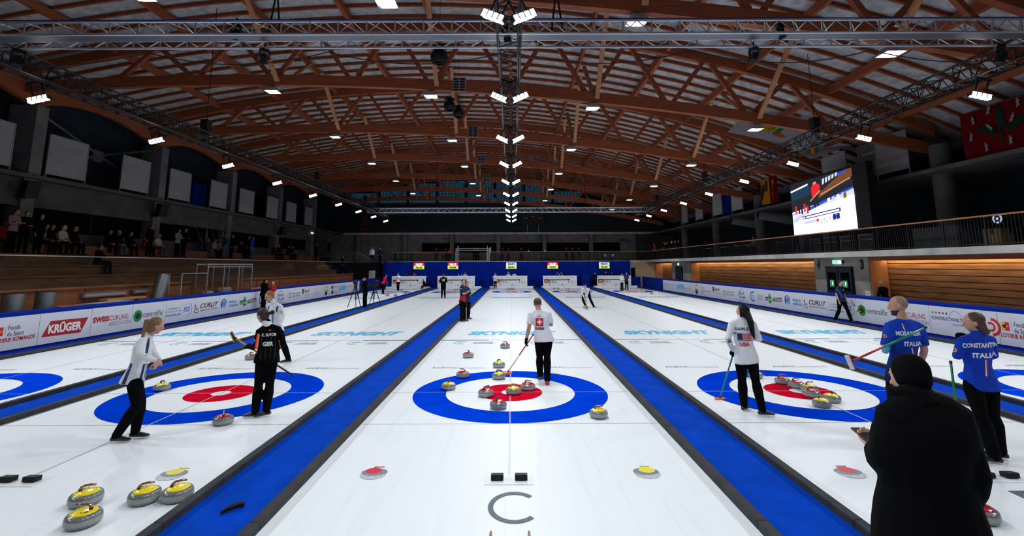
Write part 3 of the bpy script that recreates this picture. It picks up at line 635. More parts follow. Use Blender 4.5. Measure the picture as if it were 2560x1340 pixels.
def logo(b,k,mb,u0,u1):
    w=u1-u0; U=lambda f:u0+w*f
    if k=='fonds':
        b.q(mb,[(U(.03),.50),(U(.12),.50),(U(.12),.74),(U(.03),.74)],GOLD); b.q(mb,[(U(.12),.50),(U(.22),.50),(U(.22),.74),(U(.12),.74)],RED); b.ring(mb,U(.10),.62,.05,0.0,INK,d=.003); b.ring(mb,U(.17),.62,.025,0.0,GOLD,d=.003)
        b.q(mb,[(U(.275),.52),(U(.28),.52),(U(.28),.76),(U(.275),.76)],INKB); b.t(mb,'Fonds',U(.34),U(.62),.70,.13,INK); b.t(mb,'du Sport',U(.33),U(.72),.53,.13,INK); b.t(mb,'LOTERIE ROMANDE',U(0),U(1),.37,.11,INKR,bold=.02)
    if k=='kruger':
        b.q(mb,[(U(0),.30),(U(.86),.27),(U(1),.73),(U(.17),.75)],INKR); b.t(mb,'KRÜGER',U(.14),U(.87),.50,.24,PWH,bold=.045,d=.003)
    if k=='swiss':
        b.t(mb,'SWISS',U(0),U(.43),.60,.17,INKR,bold=.05); b.t(mb,'CURLING',U(.44),U(.93),.60,.17,INKR); b.t(mb,'ASSOCIATION',U(.43),U(1),.40,.14,INKG)
    if k=='cfx':
        b.ring(mb,U(.14),.55,.22,.10,INKGR); b.ring(mb,U(.14),.55,.12,0,INK,d=.003); b.t(mb,'central',U(.32),U(.80),.57,.2,INK); b.t(mb,'fx',U(.81),U(1),.57,.24,INKGR,shear=.2)
    if k=='iss':
        b.t(mb,'Competence in',U(.05),U(.5),.66,.07,INKG); b.t(mb,'Ice, Sports & Solar',U(0),U(.58),.55,.07,INKG); b.t(mb,'www.iss4u.com',U(0),U(.55),.40,.09,INKB,bold=.02)
        b.t(mb,'ISS',U(.64),U(.88),.56,.2,INKB,bold=.02,shear=.25); b.ring(mb,U(.80),.55,.27,.25,INKB,-1.6,1.2); b.ring(mb,U(.80),.55,.24,.23,INKG,1.2,2.6)
    if k=='curlit':
        b.ring(mb,U(.09),.60,.15,.12,INK,2.2,5.6); b.ring(mb,U(.09),.62,.10,.08,INKR,2.2,5.8); b.ring(mb,U(.09),.52,.2,.17,INK,3.4,5.6); b.t(mb,'CURLIT',U(.23),U(1),.62,.2,INK,bold=.02,shear=.3); b.t(mb,'RESULTS & STATISTICS',U(.25),U(1),.42,.08,INK)
    if k=='world':
        b.ring(mb,U(.2),.58,.24,.20,INKB,-1.2,1.3); b.ring(mb,U(.2),.58,.24,.19,INKN,1.3,4.2); b.t(mb,'W',U(.07),U(.36),.56,.3,INKB,bold=.06,shear=.3); b.t(mb,'WORLD',U(.48),U(.92),.62,.12,INKB,bold=.03,shear=.1); b.t(mb,'CURLING',U(.48),U(1),.44,.12,INKB,bold=.03,shear=.1)
    if k=='clean':
        b.q(mb,[(U(0),.42),(U(.18),.42),(U(.18),.62),(U(0),.62)],INK); b.t(mb,'#',U(.03),U(.12),.52,.12,PWH,d=.003); b.q(mb,[(U(.45),.42),(U(1),.46),(U(1),.66),(U(.48),.62)],INK)
        b.ring(mb,U(.28),.50,.20,0,INKGR,d=.002); b.ring(mb,U(.27),.68,.12,.06,INKGR,0,4.2,d=.003); b.t(mb,'pure',U(.14),U(.42),.5,.13,PWH,d=.004,shear=.2); b.t(mb,'CLEAN',U(.5),U(.98),.54,.13,PWH,d=.003,bold=.02,shear=.2)
    if k=='channel':
        b.ring(mb,U(.25),.55,.30,.2,INKB,.9,5.4); b.ring(mb,U(.28),.55,.09,.04,INKB,.9,5.4); b.t(mb,'CURLING',U(.58),U(1),.62,.13,INKG); b.t(mb,'CHANNEL',U(.58),U(1),.46,.13,INKG)
    if k=='jet':
        b.ring(mb,U(.5),.55,.34,.32,INKN); b.t(mb,'Jet',U(.14),U(.8),.66,.19,INKN,shear=.3); b.t(mb,'Ice',U(.3),U(.86),.44,.19,INKN,shear=.3); b.t(mb,'WE BRING ICE TO LIFE',U(.1),U(.95),.155,.05,INK)
    if k=='centre':
        b.ring(mb,U(.16),.55,.17,.13,INK,sx=1.0); b.t(mb,'centre sportif',U(.34),U(1),.64,.11,INK); b.t(mb,'sous-moulin',U(.34),U(1),.48,.11,INK)
    if k=='acg':
        b.q(mb,[(U(.02),.66),(U(.14),.5),(U(.28),.66),(U(.28),.86),(U(.02),.86)],INKR); b.q(mb,[(U(.02),.64),(U(.14),.48),(U(.28),.64)],INKN,d=.002); b.t(mb,'acg',U(.38),U(1),.72,.2,INK,bold=.02); b.t(mb,'communes genevoises',U(.38),U(1),.42,.05,INKG); b.t(mb,'Association des',U(.38),U(.9),.5,.05,INKG)
    if k=='hotel': b.t(mb,'HOTEL',U(0),U(1),.5,.06,INKG); b.ring(mb,U(.5),.72,.07,.05,INKG); b.t(mb,'PROVENCE',U(0),U(1),.38,.06,INKG)
    if k=='manotel': b.q(mb,[(U(0),.3),(U(.2),.3),(U(.2),.72),(U(0),.72)],INKG); b.q(mb,[(U(.04),.34),(U(.16),.34),(U(.16),.68),(U(.04),.68)],PAPER,d=.002); b.t(mb,'Manotel',U(.25),U(1),.5,.15,INKG)
    if k=='novotel': b.t(mb,'NOVOTEL',U(0),U(1),.5,.12,INKG)
    if k=='sig':
        b.ring(mb,U(.5),.55,.38,0,INK,PI,2*PI,sx=.75); b.ring(mb,U(.5),.55,.38,0,GOLD,0,PI,sx=.75); b.ring(mb,U(.5),.62,.14,0,PWH,d=.003,a0=0,a1=PI); b.t(mb,'SIG',U(.15),U(.85),.5,.12,PWH,d=.004)
    if k=='squares': b.q(mb,[(U(0),.62),(U(.25),.62),(U(.25),.86),(U(0),.86)],INK); b.q(mb,[(U(.05),.22),(U(.3),.22),(U(.3),.5),(U(.05),.5)],INK); b.t(mb,'REMEDY',U(.35),U(1),.74,.12,INKG); b.t(mb,'skylight',U(.4),U(1),.34,.1,INKG)
    if k=='sky': b.q(mb,[(U(0),.38),(U(1),.38),(U(1),.78),(U(0),.78)],SKYB); b.t(mb,'SKY',U(.1),U(.6),.68,.1,PWH,d=.003); b.t(mb,'NIGHT',U(.2),U(.9),.47,.1,PWH,d=.003)
    if k=='ace': b.t(mb,"ACE'N'Company",U(0),U(1),.66,.12,INKG)
    if k=='tubes':
        for i,c in enumerate((INKGR,INKGR,INKR,INKR,INKN)): b.q(mb,[(U(.02+.07*i),.76),(U(.055+.07*i),.76),(U(.055+.07*i),.82),(U(.02+.07*i),.82)],c)
        b.t(mb,'CONSTRUCTIONS TUBULAIRES',U(0),U(1),.62,.10,INKN,bold=.015); b.t(mb,'LOCATION DE TENTES',U(.4),U(.9),.47,.06,INKG); b.ring(mb,U(.5),.68,.22,.205,INKG,0,PI); b.ring(mb,U(.75),.66,.16,.15,INKG,.3,PI-.3)
    if k=='spiral': b.ring(mb,U(.4),.55,.26,.18,RED,-1.6,1.6); b.ring(mb,U(.3),.55,.14,.08,RED,-2.2,2.2)
def board(side,specs,seams,name,yend):
    b=Ban(side); t=thing('rink_board','long blue padded rink board carrying sponsor banners along the %s side'%name,'rink board',(side*BX,-8,0)); O=Vector((side*BX,-8,0))
    m=MB(); x0=side*(BX+.005); m.bb((x0,-8,0.013),(side*(BX+.12),42.8,1.10),BLUE); m.tube([(side*(BX+.06),-8,1.08),(side*(BX+.06),42.8,1.08)],.065,10,BLUE); m.v=[v-O for v in m.v]; m.build('padded_board',t)
    # support feet
    us=seams
    for i in range(len(us)-1):
        ua,ub=us[i],us[i+1]; ya,yb=sorted((bY(ua,side),bY(ub,side)))
        if i==0 and side<0: ya=-8
        if i==len(us)-2 and side>0: ya=-8
        m=MB(); m.bb((side*(BX-.01),ya+.008,.085),(side*(BX+.003),yb-.008,1.0),PAPER)
        for k,u0,u1 in specs:
            if min(ua,ub)-1<=u0<max(ua,ub)-1: logo(b,k,m,u0,u1)
        m.v=[v-O for v in m.v]; m.build('banner',t)
    return t
board(-1,[('fonds',0,103),('kruger',118,229),('swiss',241,334),('cfx',341,414),('iss',421,487),('curlit',491,548),('world',553,598),('clean',602,643),('channel',648,680),('jet',689,715),('centre',721,750),('acg',755,774),('hotel',787,798),('sig',809,822),('squares',828,845),('sky',847,864),('ace',866,880),('ace',882,897)],[-3,110,237,337,420,490,551,600,645,684,719,784,806,898],'left',35.4)
board(1,[('ace',1660,1675),('ace',1677,1690),('sky',1693,1710),('novotel',1712,1728),('sig',1735,1748),('manotel',1754,1776),('acg',1781,1799),('centre',1805,1834),('jet',1840,1866),('channel',1873,1905),('clean',1912,1952),('world',1957,2003),('curlit',2007,2062),('iss',2069,2133),('cfx',2139,2213),('swiss',2220,2311),('tubes',2320,2440),('spiral',2455,2485),('fonds',2487,2590)],[1658,1731,1751,1778,1803,1836,1869,1908,1954,2005,2066,2136,2216,2316,2446,2483,2620],'right',35.4)
# ================================================================ scoreboards, timers
def tile(mb,x0,x1,z0,z1,y,mt): mb.bb((x0,y-.004,z0),(x1,y,z1),mt)
EX=(1,0,0); EZ=(0,0,1)
SB=[(-12.85,-9.2,'CAN','SUI',['','2','0','0','1'],['1','0','3','0','2'],'3','6','leftmost'),(-7.35-.6,-3.95,'CZE','GER',['0','5','1','1','2'],['1','1','0','0','0'],'9','2','second'),(-1.95,1.68,'SUI','GER',['1','0','0','0','1'],['0','1','1','2','0'],'2','4','middle'),(3.38,7.0,'ITA','USA',['2','2','2','1','3'],['0','0','0','0','0'],'10','0','fourth'),(9.15,12.8,'KOR','NOR',['0','2','0','0','1'],['1','0','1','1','0'],'3','3','rightmost')]
WB=M('scoreboard_white',(.88,.90,.94),.7,spec=.1)
for x0,x1,ta,tb,sa,sb_,fa,fb,nmn in SB:
    y=42.2; t=thing('scoreboard','white %s scoreboard table front with dark score strip showing %s and %s'%(nmn,ta,tb),'scoreboard',(x0,y,0)); w=x1-x0
    m=MB(); m.bb((0,0,.0005),(w,.03,1.28),WB); m.build('front_panel',t)
    m=MB(); m.bb((-.02,.03,1.22),(w+.02,.75,1.28),WB); m.build('table_top',t)
    m=MB(); yy=-.006
    for k in range(3): m.text("ACE'N'Company",(w*(.17+.31*k),yy,1.08),EX,EZ,.09,INKG,width=w*.24)
    tile(m,w*.03,w*.19,.80,.92,0,INK); tile(m,w*.20,w*.70,.80,.92,0,INK); tile(m,w*.71,w*.79,.80,.92,0,INK)
    for k in range(1,12): tile(m,w*(.20+.0417*k)-.008,w*(.20+.0417*k)+.006,.80,.92,-.005,WB); m.text(str(k),(w*(.18+.0417*k),yy-.004,.86),EX,EZ,.06,PWH)
    tile(m,w*.03,w*.21,.65,.79,0,RED); tile(m,w*.03,w*.20,.49,.64,0,M('score_orange',L(225,150,40),.5)); m.text(ta,(w*.11,yy,.72),EX,EZ,.1,PWH,bold=.04); m.text(tb,(w*.11,yy,.56),EX,EZ,.1,INKR,bold=.04)
    for k in range(5):
        if sa[k]: m.text(sa[k],(w*(.225+.0417*k),yy,.72),EX,EZ,.13,INK,bold=.03)
        if sb_[k]: m.text(sb_[k],(w*(.225+.0417*k),yy,.56),EX,EZ,.13,INK,bold=.03)
    for k in range(13): tile(m,w*(.20+.0417*k)-.003,w*(.20+.0417*k)+.003,.48,.79,-.001,INKG)
    m.text(fa,(w*.76,yy,.72),EX,EZ,.13,INK,bold=.03); m.text(fb,(w*.76,yy,.56),EX,EZ,.13,INK,bold=.03)
    m.ring((w*.86,yy,.62),.15,.11,INKB,EX,EZ,24,.7,5.5); m.text('CURLING',(w*.935,yy,.66),EX,EZ,.06,INKG,width=w*.07); m.text('CHANNEL',(w*.935,yy,.57),EX,EZ,.06,INKG,width=w*.07)
    for k in (.2,.56): m.ring((w*k,yy,.34),.09,.05,INKN,EX,EZ,18); m.text('WORLD',(w*(k-.09),yy,.32),EX,EZ,.05,INKB); m.text('CURLING',(w*(k+.1),yy,.32),EX,EZ,.05,INKB)
    m.build('score_strip',t)
TM=[(-10.27,'06:29','06:32',1,'leftmost'),(-6.5,'06:19','06:08',1,'second from left'),(-.03,'04:51','06:06',0,'middle'),(4.57,'06:20','03:07',1,'fourth from left'),(10.28,'06:53','05:49',0,'rightmost')]
ER=M('timer_red',L(215,20,45),.4,emit=(L(215,20,45),.9)); EV=M('timer_lilac',L(205,205,250),.4,emit=(L(205,205,250),.75)); EG=M('timer_lime',L(200,235,60),.4,emit=(L(205,240,70),.75)); EW=M('timer_white',(.9,.9,.9),.4,emit=((1,1,1),.8)); INKE=M('timer_digit_dark',(.01,.015,.02),.4)
for x,a,b_,r,nmn in TM:
    t=thing('timer_display','%s wall timer reading %s above %s on the blue curtain'%(nmn,a,b_),'timer',(x,43.75,2.02))
    m=MB(); m.bb((-.60,-.0,-.03),(.60,.14,.72),BLACK); m.build('casing',t)
    m=MB(); m.bb((-.585,-.01,.37),(.585,0,.70),ER if r else EV); m.bb((-.585,-.012,.30),(.585,0,.37),EW if r else EV); m.bb((-.585,-.01,0),(.585,0,.30),EG)
    m.text(a,(0,-.016,.52),EX,EZ,.21,EW if r else INKE,bold=.05,width=.72); m.text(b_,(0,-.016,.16),EX,EZ,.2,INKE,bold=.05,width=.72); m.build('lit_face',t)
# black hanging scoreboard on the back facade
t=thing('hanging_scoreboard','black electronic scoreboard on two thin posts on the dark back facade','scoreboard',(2.7,50.2,6.5))
m=MB(); m.bb((-1.42,0,.9),(1.42,.22,2.3),BLACK); m.build('casing',t)
m=MB()
for px,pz,tx in ((0,2.0,'TIME'),(-.9,1.8,'LOCAL'),(.9,1.8,'VISIT')): m.text(tx,(px,-.01,pz),EX,EZ,.1,PWH)
m.build('lettering',t)
for dx in (-.7,.7):
    m=MB(); m.tube([(dx,.1,0),(dx,.1,.9)],.03,8,ALUD); m.build('post',t)
# goal-like steel frame on the back balcony
t=thing('roller_gate','grey steel rectangular frame with horizontal rollers standing on the back balcony edge','frame',(-6.3,44.3,2.86))
for k,(x0,x1) in enumerate(((0,.12),(.22,.32),(3.52,3.62),(3.72,3.84))):
    m=MB(); m.bb((x0,0,0),(x1,.1,1.75 if k in(1,2) else 1.45),M('galvanised',(.32,.36,.4),.45,.3)); m.build('upright',t)
for z in (1.22,1.42):
    m=MB(); m.tube([(0,.05,z),(3.84,.05,z)],.06 if z>1.3 else .045,10,M('galvanised')); m.build('roller',t)
m=MB(); m.bb((0,-.02,0),(3.84,.12,.08),M('galvanised')); m.build('base_rail',t); m=MB(); m.bb((3.86,0,.9),(4.0,.15,1.6),M('galvanised')); m.build('motor_box',t)
for x in (1.3,2.5):
    m=MB(); m.tube([(x,.05,.08),(x,.05,1.7)],.02,6,BLKM); m.build('thin_post',t)
# ================================================================ LED video screen
t=thing('video_screen','large bright LED video screen showing a curler in red, on the right balcony','screen',(15.3,10.95,3.95))
X=15.2-15.3; ys=lambda f:(16.15-f*4.75)-10.95; H=2.75
def em(k,c,s=1.0): return M(k,c,.5,emit=(c,s))
SW=em('screen_white',(1,1,1),1.7); SD=em('screen_dark',(.012,.014,.02),.9); SR=em('screen_red',L(205,30,40),1.1); SNV=em('screen_navy',L(20,30,130),1); SLB=em('screen_lavender',L(180,185,235),1.1); SBR=em('screen_brown',L(120,70,35),.8); SBL=em('screen_blue',L(35,75,210),1); STE=em('screen_teal',L(25,60,90),.7); SSK=em('screen_skin',L(200,150,120),.9); SGR=em('screen_grey',L(200,205,215),1.0)
m=MB(); m.bb((.0,-.4,-.03),(.3,5.25,2.85),BLACK); m.build('casing',t)
m=MB()
def sq(pts,mt,d): m.poly([Vector((-.01-d*.002,ys(f),H*g)) for f,g in pts],mt)
sq([(0,0),(1,0),(1,.62),(0,.44)],SW,1); sq([(0,.44),(1,.62),(1,1),(0,1)],SD,1)
sq([(.0,.66),(.34,.72),(.34,.95),(0,.86)],STE,2); sq([(.0,.83),(.32,.90),(.32,.93),(0,.86)],SW,3)
for i in range(8): sq([(.01+.04*i,.68),(.015+.04*i,.68),(.015+.04*i,.82),(.01+.04*i,.82)],SD,3)
sq([(.46,.60),(1,.86),(1,.995),(.9,.99),(.5,.70)],SBR,2); sq([(.52,.66),(.97,.83),(.97,.85),(.52,.68)],SSK,3)
for i in range(5): sq([(.56+.05*i,.84+.02*i),(.59+.05*i,.85+.02*i),(.60+.05*i,.95+.01*i),(.565+.05*i,.94+.01*i)],SGR,3)
sq([(.80,.93),(.92,.96),(.93,.99),(.8,.97)],SBL,4)
sq([(.30,.42),(1,.66),(1,.69),(.30,.48)],SBL,4); sq([(.30,.42),(1,.55),(1,.66),(.30,.45)],SGR,3); sq([(.30,.39),(1,.50),(1,.56),(.30,.42)],SW,5)
sq([(0,.36),(.3,.42),(.3,.46),(0,.42)],SLB,3)
sq([(.05,.22),(.35,.44),(.1,.36),(0,.30)],SLB,3)
# red curler on the screen
sq([(.38,.66),(.48,.70),(.53,.82),(.50,.88),(.42,.90),(.37,.82)],SR,6); sq([(.41,.88),(.47,.89),(.46,.94),(.42,.94)],SSK,7); sq([(.42,.92),(.46,.93),(.46,.955),(.42,.95)],SD,8)
sq([(.40,.46),(.43,.46),(.45,.67),(.40,.67)],SD,6); sq([(.45,.48),(.48,.48),(.49,.69),(.46,.68)],SD,6); sq([(.34,.60),(.345,.58),(.53,.74),(.52,.76)],SSK,8)
for fx,fy,c in ((.06,.50,SR),(.12,.50,SD),(.17,.48,SD),(.22,.52,SR),(.27,.47,SR),(.30,.50,SD)): sq([(fx,fy-.1),(fx+.03,fy-.1),(fx+.035,fy+.05),(fx,fy+.05)],c,5)
for i in range(1,5): sq([(.55+.07*i,.50+.012*i),(.59+.07*i,.51+.012*i),(.59+.07*i,.57+.015*i),(.55+.07*i,.56+.015*i)],SW if i%2 else SLB,6)
sq([(.86,.52),(.9,.53),(.9,.62),(.86,.61)],GOLD,7)
sq([(.18,.27),(.80,.32),(.80,.385),(.18,.335)],SNV,6); sq([(.25,.292),(.78,.333),(.78,.365),(.25,.32)],SW,7); sq([(.185,.28),(.235,.285),(.235,.33),(.185,.325)],SLB,8)
sq([(.20,.18),(.42,.20),(.42,.25),(.20,.23)],SLB,6); sq([(.42,.20),(.46,.205),(.46,.25),(.42,.245)],SR,7)
for i in range(6):
    for j in range(2): m.text('10'[(i+j)%2],Vector((-.03,ys(.50+.045*i),H*(.225-.05*j+.004*i))),(0,-1,0),(0,0,1),.11,SD,bold=.04)
sq([(.68,.19),(.78,.20),(.78,.30),(.68,.29)],SNV,6); sq([(.725,.19),(.73,.19),(.73,.295),(.725,.295)],SW,7)
m.build('picture',t)
for y in (-.2,1.2,2.6,4.0,5.2):
    m=MB(); m.bb((.15,y,-1.0),(.2,y+.05,0),BLKM); m.build('support_post',t)
area_light('screen_glow',(15.05,13.5,5.2),60,4.6,2.4,(-1,0,0),(.9,.95,1))
# flight cases behind the railing
for k,y in enumerate((10.9,12.1,13.3,14.5)):
    t=thing('flight_case','black flight case with metal edging under the video screen, %s from the camera'%ORD[k],'case',(15.6,y,2.95))
    m=MB(); m.bb((0,0,.05),(.6,.95,.75),BLACK); m.build('case_body',t)
    m=MB()
    for z in (.06,.5,.72): m.bb((-.01,0,z),(-.002,.95,z+.025),ALUD)
    for y2 in (0,.93): m.bb((-.01,y2,.05),(-.002,y2+.02,.75),ALUD)
    m.build('edge_trim',t)
# pictures/props on right balcony
t=thing('covered_table','grey cloth covered equipment table behind the right railing','table',(15.8,7.3,2.95)); m=MB(); m.bb((0,0,0),(.9,1.9,.78),M('grey_cloth',(.04,.043,.05),.9)); m.build('cloth',t); m=MB(); m.bb((-.02,-.02,.78),(.92,1.92,.81),M('grey_cloth')); m.build('table_top',t)
m=MB(); m.bb((15.9,5.9,2.95),(16.2,6.5,3.55),M('cardboard',L(120,85,55),.8)); m.bb((15.88,6.15,2.95),(15.9,6.25,3.55),M('dark_tape',(.02,.02,.02),.6)); m.build('cardboard_box',label='brown cardboard box behind the right railing nearest the camera',cat='box')
t=thing('ring_light','small round light with dots behind the right railing','light',(15.9,5.95,3.85)); m=MB(); m.ring((0,0,0),.16,.10,M('lit_dots',(.4,.5,.6),.5,emit=((.55,.7,.9),.5)),(0,1,0),(0,0,1),20); m.ring((-.001,0,0),.05,0,M('lit_dots'),(0,1,0),(0,0,1),12); m.build('lamp_ring',t); m=MB(); m.tube([(.02,0,-.17),(.02,0,-.3)],.015,6,BLKM); m.lathe([(.0,-.3),(.12,-.3),(.12,-.29),(0,-.28)],14,BLKM,(.02,0,0)); m.build('stand',t)
m=MB(); m.box((15.6,5.7,3.15),(.5,.6,.4),M('gold_bag',L(95,80,45),.5)); o=m.build('equipment_bag',label='olive gold equipment bag behind the right railing beside the round light',cat='bag'); bevel(o,.08,3)
for k,(y,c) in enumerate(((22.5,'metal'),(24.0,'metal'),(26.2,'metal'),(29.0,'metal'),(18.8,'wood'))):
    t=thing('cafe_table','small %s table behind the right balcony railing, %s of the row'%('dark' if c=='metal' else 'wooden',ORD[k]),'table',(16.0,y,2.95)); m=MB(); m.lathe([(0,.72),(.35,.72),(.35,.75),(0,.75)],18,WOODB if c=='wood' else ALUD); m.build('table_top',t); m=MB(); m.tube([(0,0,0),(0,0,.72)],.03,8,BLKM); m.lathe([(0,0.001),(.22,.001),(.2,.02),(0,.03)],16,BLKM); m.build('pedestal',t)
# ================================================================ flags and hanging banners
def cloth(mb,c,ax,w,h,mt,n=12,amp=.06,zt_=0):
    c=Vector(c);ax=Vector(ax).normalized(); nrm=ax.cross(Vector((0,0,1))); vs=[];fs=[]
    for i in range(n+1):
        for j in range(2): vs.append(c+ax*(w*i/n)+Vector((0,0,-h*j))+nrm*(amp*math.sin(i*1.3)))
    for i in range(n): fs.append((2*i,2*i+2,2*i+3,2*i+1))
    mb.add(vs,fs,mt)
FR=M('flag_red',L(88,8,14),.85,spec=.05); FG=M('flag_green',L(10,45,32),.85,spec=.05); FW=M('flag_white',L(120,120,118),.85,spec=.05); FY=M('flag_yellow',L(165,105,20),.85,spec=.05); FK=M('flag_black',(.01,.01,.01),.9)
t=thing('flag','large red flag with green oak branch and white leaves on the right wall','flag',(17.25,8.1,8.0)); m=MB(); cloth(m,(0,0,0),(0,-1,0),3.0,1.75,FR,amp=.03); m.build('flag_cloth',t)
def leaf(mb,c,s,a,mt,dx):
    pts=[]
    for k in range(24):
        tt=k/24*2*PI; r=(1+.28*math.sin(5*tt+.5))*(.42+.58*abs(math.cos(tt))**.8); p=Vector((math.cos(tt)*r,math.sin(tt)*r*.55)); q=Vector((p.x*math.cos(a)-p.y*math.sin(a),p.x*math.sin(a)+p.y*math.cos(a))); pts.append((dx,c[0]-q.x*s,c[1]+q.y*s))
    vs=[(dx,c[0],c[1])]+pts; mb.add(vs,[(0,1+k,1+(k+1)%24) for k in range(24)],mt)
m=MB()
leaf(m,(-1.5,-.55),.40,PI/2,FG,-.06); leaf(m,(-1.0,-.85),.36,PI*.85,FG,-.061); leaf(m,(-2.0,-.85),.36,.15*PI,FG,-.062); leaf(m,(-1.5,-1.2),.16,PI/2,FG,-.063)
for cy,cz,a in ((-.55,-.35,1.6),(-2.15,-.2,1.5),(-.4,-.95,1.4),(-2.7,-.6,1.8),(-.9,-1.45,1.6),(-2.3,-1.35,1.3),(-1.15,-.15,1.2),(-1.75,-1.4,1.5),(-1.9,-.65,1.1),(-1.1,-.75,2.2)): leaf(m,(cy,cz),.15,a,FW,-.07)
m.build('flag_emblem',t); m=MB(); m.tube([(0,.02,.02),(0,-3.02,.02)],.02,6,BLKM); m.build('flag_pole',t)
t=thing('flag','yellow and red flag with black eagle hanging above the right gallery','flag',(17.0,22.4,8.05)); m=MB(); cloth(m,(0,0,0),(0,-1,0),1.05,1.7,FY,amp=.03); cloth(m,(0,-1.05,0),(0,-1,0),1.0,1.7,FR,amp=.03)
for i in range(6): m.beam((-.05,-.45,-.35-.08*i),(-.05,-.12,-.55-.17*i),.02,.05,FK,up=(1,0,0))
m.box((-.05,-.7,-.6),(.01,.35,.5),FK,Matrix.Rotation(.4,3,'X')); m.box((-.05,-.75,-.25),(.01,.15,.2),FK); m.box((-.05,-1.5,-.9),(.01,.05,1.0),FY); m.box((-.055,-1.6,-.35),(.01,.25,.25),FY); m.build('flag_cloth',t); m=MB(); m.tube([(0,.02,.02),(0,-2.1,.02)],.02,6,BLKM); m.build('flag_pole',t)
t=thing('flag','dark hanging crest flag with orange emblem at the far left of the back wall','flag',(-19.2,50.42,9.1)); m=MB(); cloth(m,(0,0,0),(1,0,0),1.35,2.6,M('crest_dark',(.02,.008,.006),.9),amp=.02); EO=M('crest_orange',L(105,38,14),.9); m.ring((.68,-.05,-.45),.4,.28,EO,EX,EZ,16); m.ring((.68,-.05,-1.2),.36,.2,EO,EX,EZ,12); m.box((.3,-.05,-1.7),(.12,.01,.6),EO); m.box((1.05,-.05,-1.7),(.12,.01,.6),EO); m.box((.68,-.05,-2.25),(.7,.01,.25),EO); m.build('flag_cloth',t)
m=MB(); m.tube([(-.05,0,.02),(1.4,0,.02)],.02,6,BLKM); m.build('flag_pole',t)
HV=M('hanging_vinyl',(.42,.43,.46),.7)
# two white sponsor banners stretched under the roof on the right
def hbanner(p4,label,fn):
    A,B,C,D=[Vector(p) for p in p4]; t=thing('hanging_banner',label,'banner',A); m=MB()
    nrm=(B-A).cross(D-A).normalized()*.006
    m.add([v-A for v in (A,B,C,D)]+[v-A-nrm for v in (A,B,C,D)],[(0,1,2,3),(7,6,5,4),(0,4,5,1),(1,5,6,2),(2,6,7,3),(3,7,4,0)],HV); fn(m,lambda f,g:(A+(B-A)*f+(D+(C-D)*f-A-(B-A)*f)*g)-A+Vector((-.02,-.01,-.01))); m.build('banner_cloth',t)
    m=MB(); 
    for f in (0,1): q=(B-A)*f; m.tube([q,q+Vector((0,0,zt((A+q).x)+.3-(A+q).z))],.006,4,BLKM)
    m.build('hanging_wire',t)
EYL=M('banner_yellow',L(215,160,30),.7); EGR2=M('banner_green',L(25,130,60),.7)
def f1(m,P):
    m.poly([P(.15,.70),P(.45,.55),P(.55,.70),P(.3,.85)],EYL)
    for k in range(3): m.poly([P(.34+.1*k,.50),P(.40+.1*k,.50),P(.36+.1*k,.78),P(.30+.1*k,.78)],EGR2)
    m.poly([P(.5,.68),P(.7,.80),P(.62,.86),P(.5,.8)],M('banner_orange',L(215,90,25),.7))
def f2(m,P):
    m.poly([P(.18,.22),P(.62,.22),P(.62,.62),P(.18,.62)],M('banner_black',(.02,.02,.02),.7)); m.poly([P(.44,.10),P(.52,.10),P(.80,.75),P(.70,.78)],EYL)
    for k in range(5): m.poly([P(.23+.075*k,.30),P(.27+.075*k,.30),P(.27+.075*k,.54),P(.23+.075*k,.54)],HV)
    u=(P(1,0)-P(0,0)); 
    m.text('LA CHAPELLE',P(.5,.72),u.normalized(),(P(0,0)-P(0,1)).normalized(),.14,INK,width=u.length*.6); m.text('www.lecosport.ch',P(.62,.88),u.normalized(),(P(0,0)-P(0,1)).normalized(),.16,INK,width=u.length*.5)
hbanner([PY(1890,255,15.2),PY(2092,290,13.2),PY(2020,372,13.4),PY(1820,330,15.4)],'white sponsor banner with green stripes hanging under the right roof',f1)
hbanner([PY(1960,340,17.0),PY(2130,362,14.4),PY(2028,398,14.8),PY(1985,378,16.9)],'white sponsor banner with black and yellow logo hanging under the right roof',f2)
t=thing('hanging_banner','dark sponsor banner with small red logo behind the right white panels','banner',(17.6,14.1,8.3)); m=MB(); m.bb((0,0,-1.7),(.02,-1.7,0),M('dim_vinyl',(.10,.10,.11),.7)); m.text('snow sports',(-.01,-.85,-.5),(0,-1,0),EZ,.16,PWH,width=1.0); m.ring((-.01,-.4,-.5),.12,.05,INKR,(0,-1,0),EZ,12,0,4); m.build('banner_cloth',t)
# fabric air ducts under the right slab
DUC=M('duct_fabric',(.12,.12,.13),.85)
for k,y in enumerate((26.6,22.6)):
    t=thing('air_duct','grey fabric air duct under the right gallery slab, %s of the two'%['far','near'][k],'duct',(17.0,y,5.6)); m=MB(); m.tube([(-.2,0,.1),(.4,-.2,0),(1.4,-.6,-.2),(1.9,-.8,-.3)],[.26,.30,.36,.34],18,DUC,False); m.build('sleeve',t,smooth=True); m=MB(); m.ring((-.2,0,.1),.27,.22,BLKM,(0,1,0),EZ,24); m.ring((-.19,0,.1),.23,0,VOID,(0,1,0),EZ,24); m.build('mouth',t)  # dark disc in the mouth paints the shade inside the sleeve
m=MB(); m.tube([(18.9,20.5,5.3),(18.5,21.1,2.96)],.3,16,DUC); m.build('sloping_pipe',smooth=True,label='thick sloping grey pipe between two round columns on the right balcony',cat='pipe')
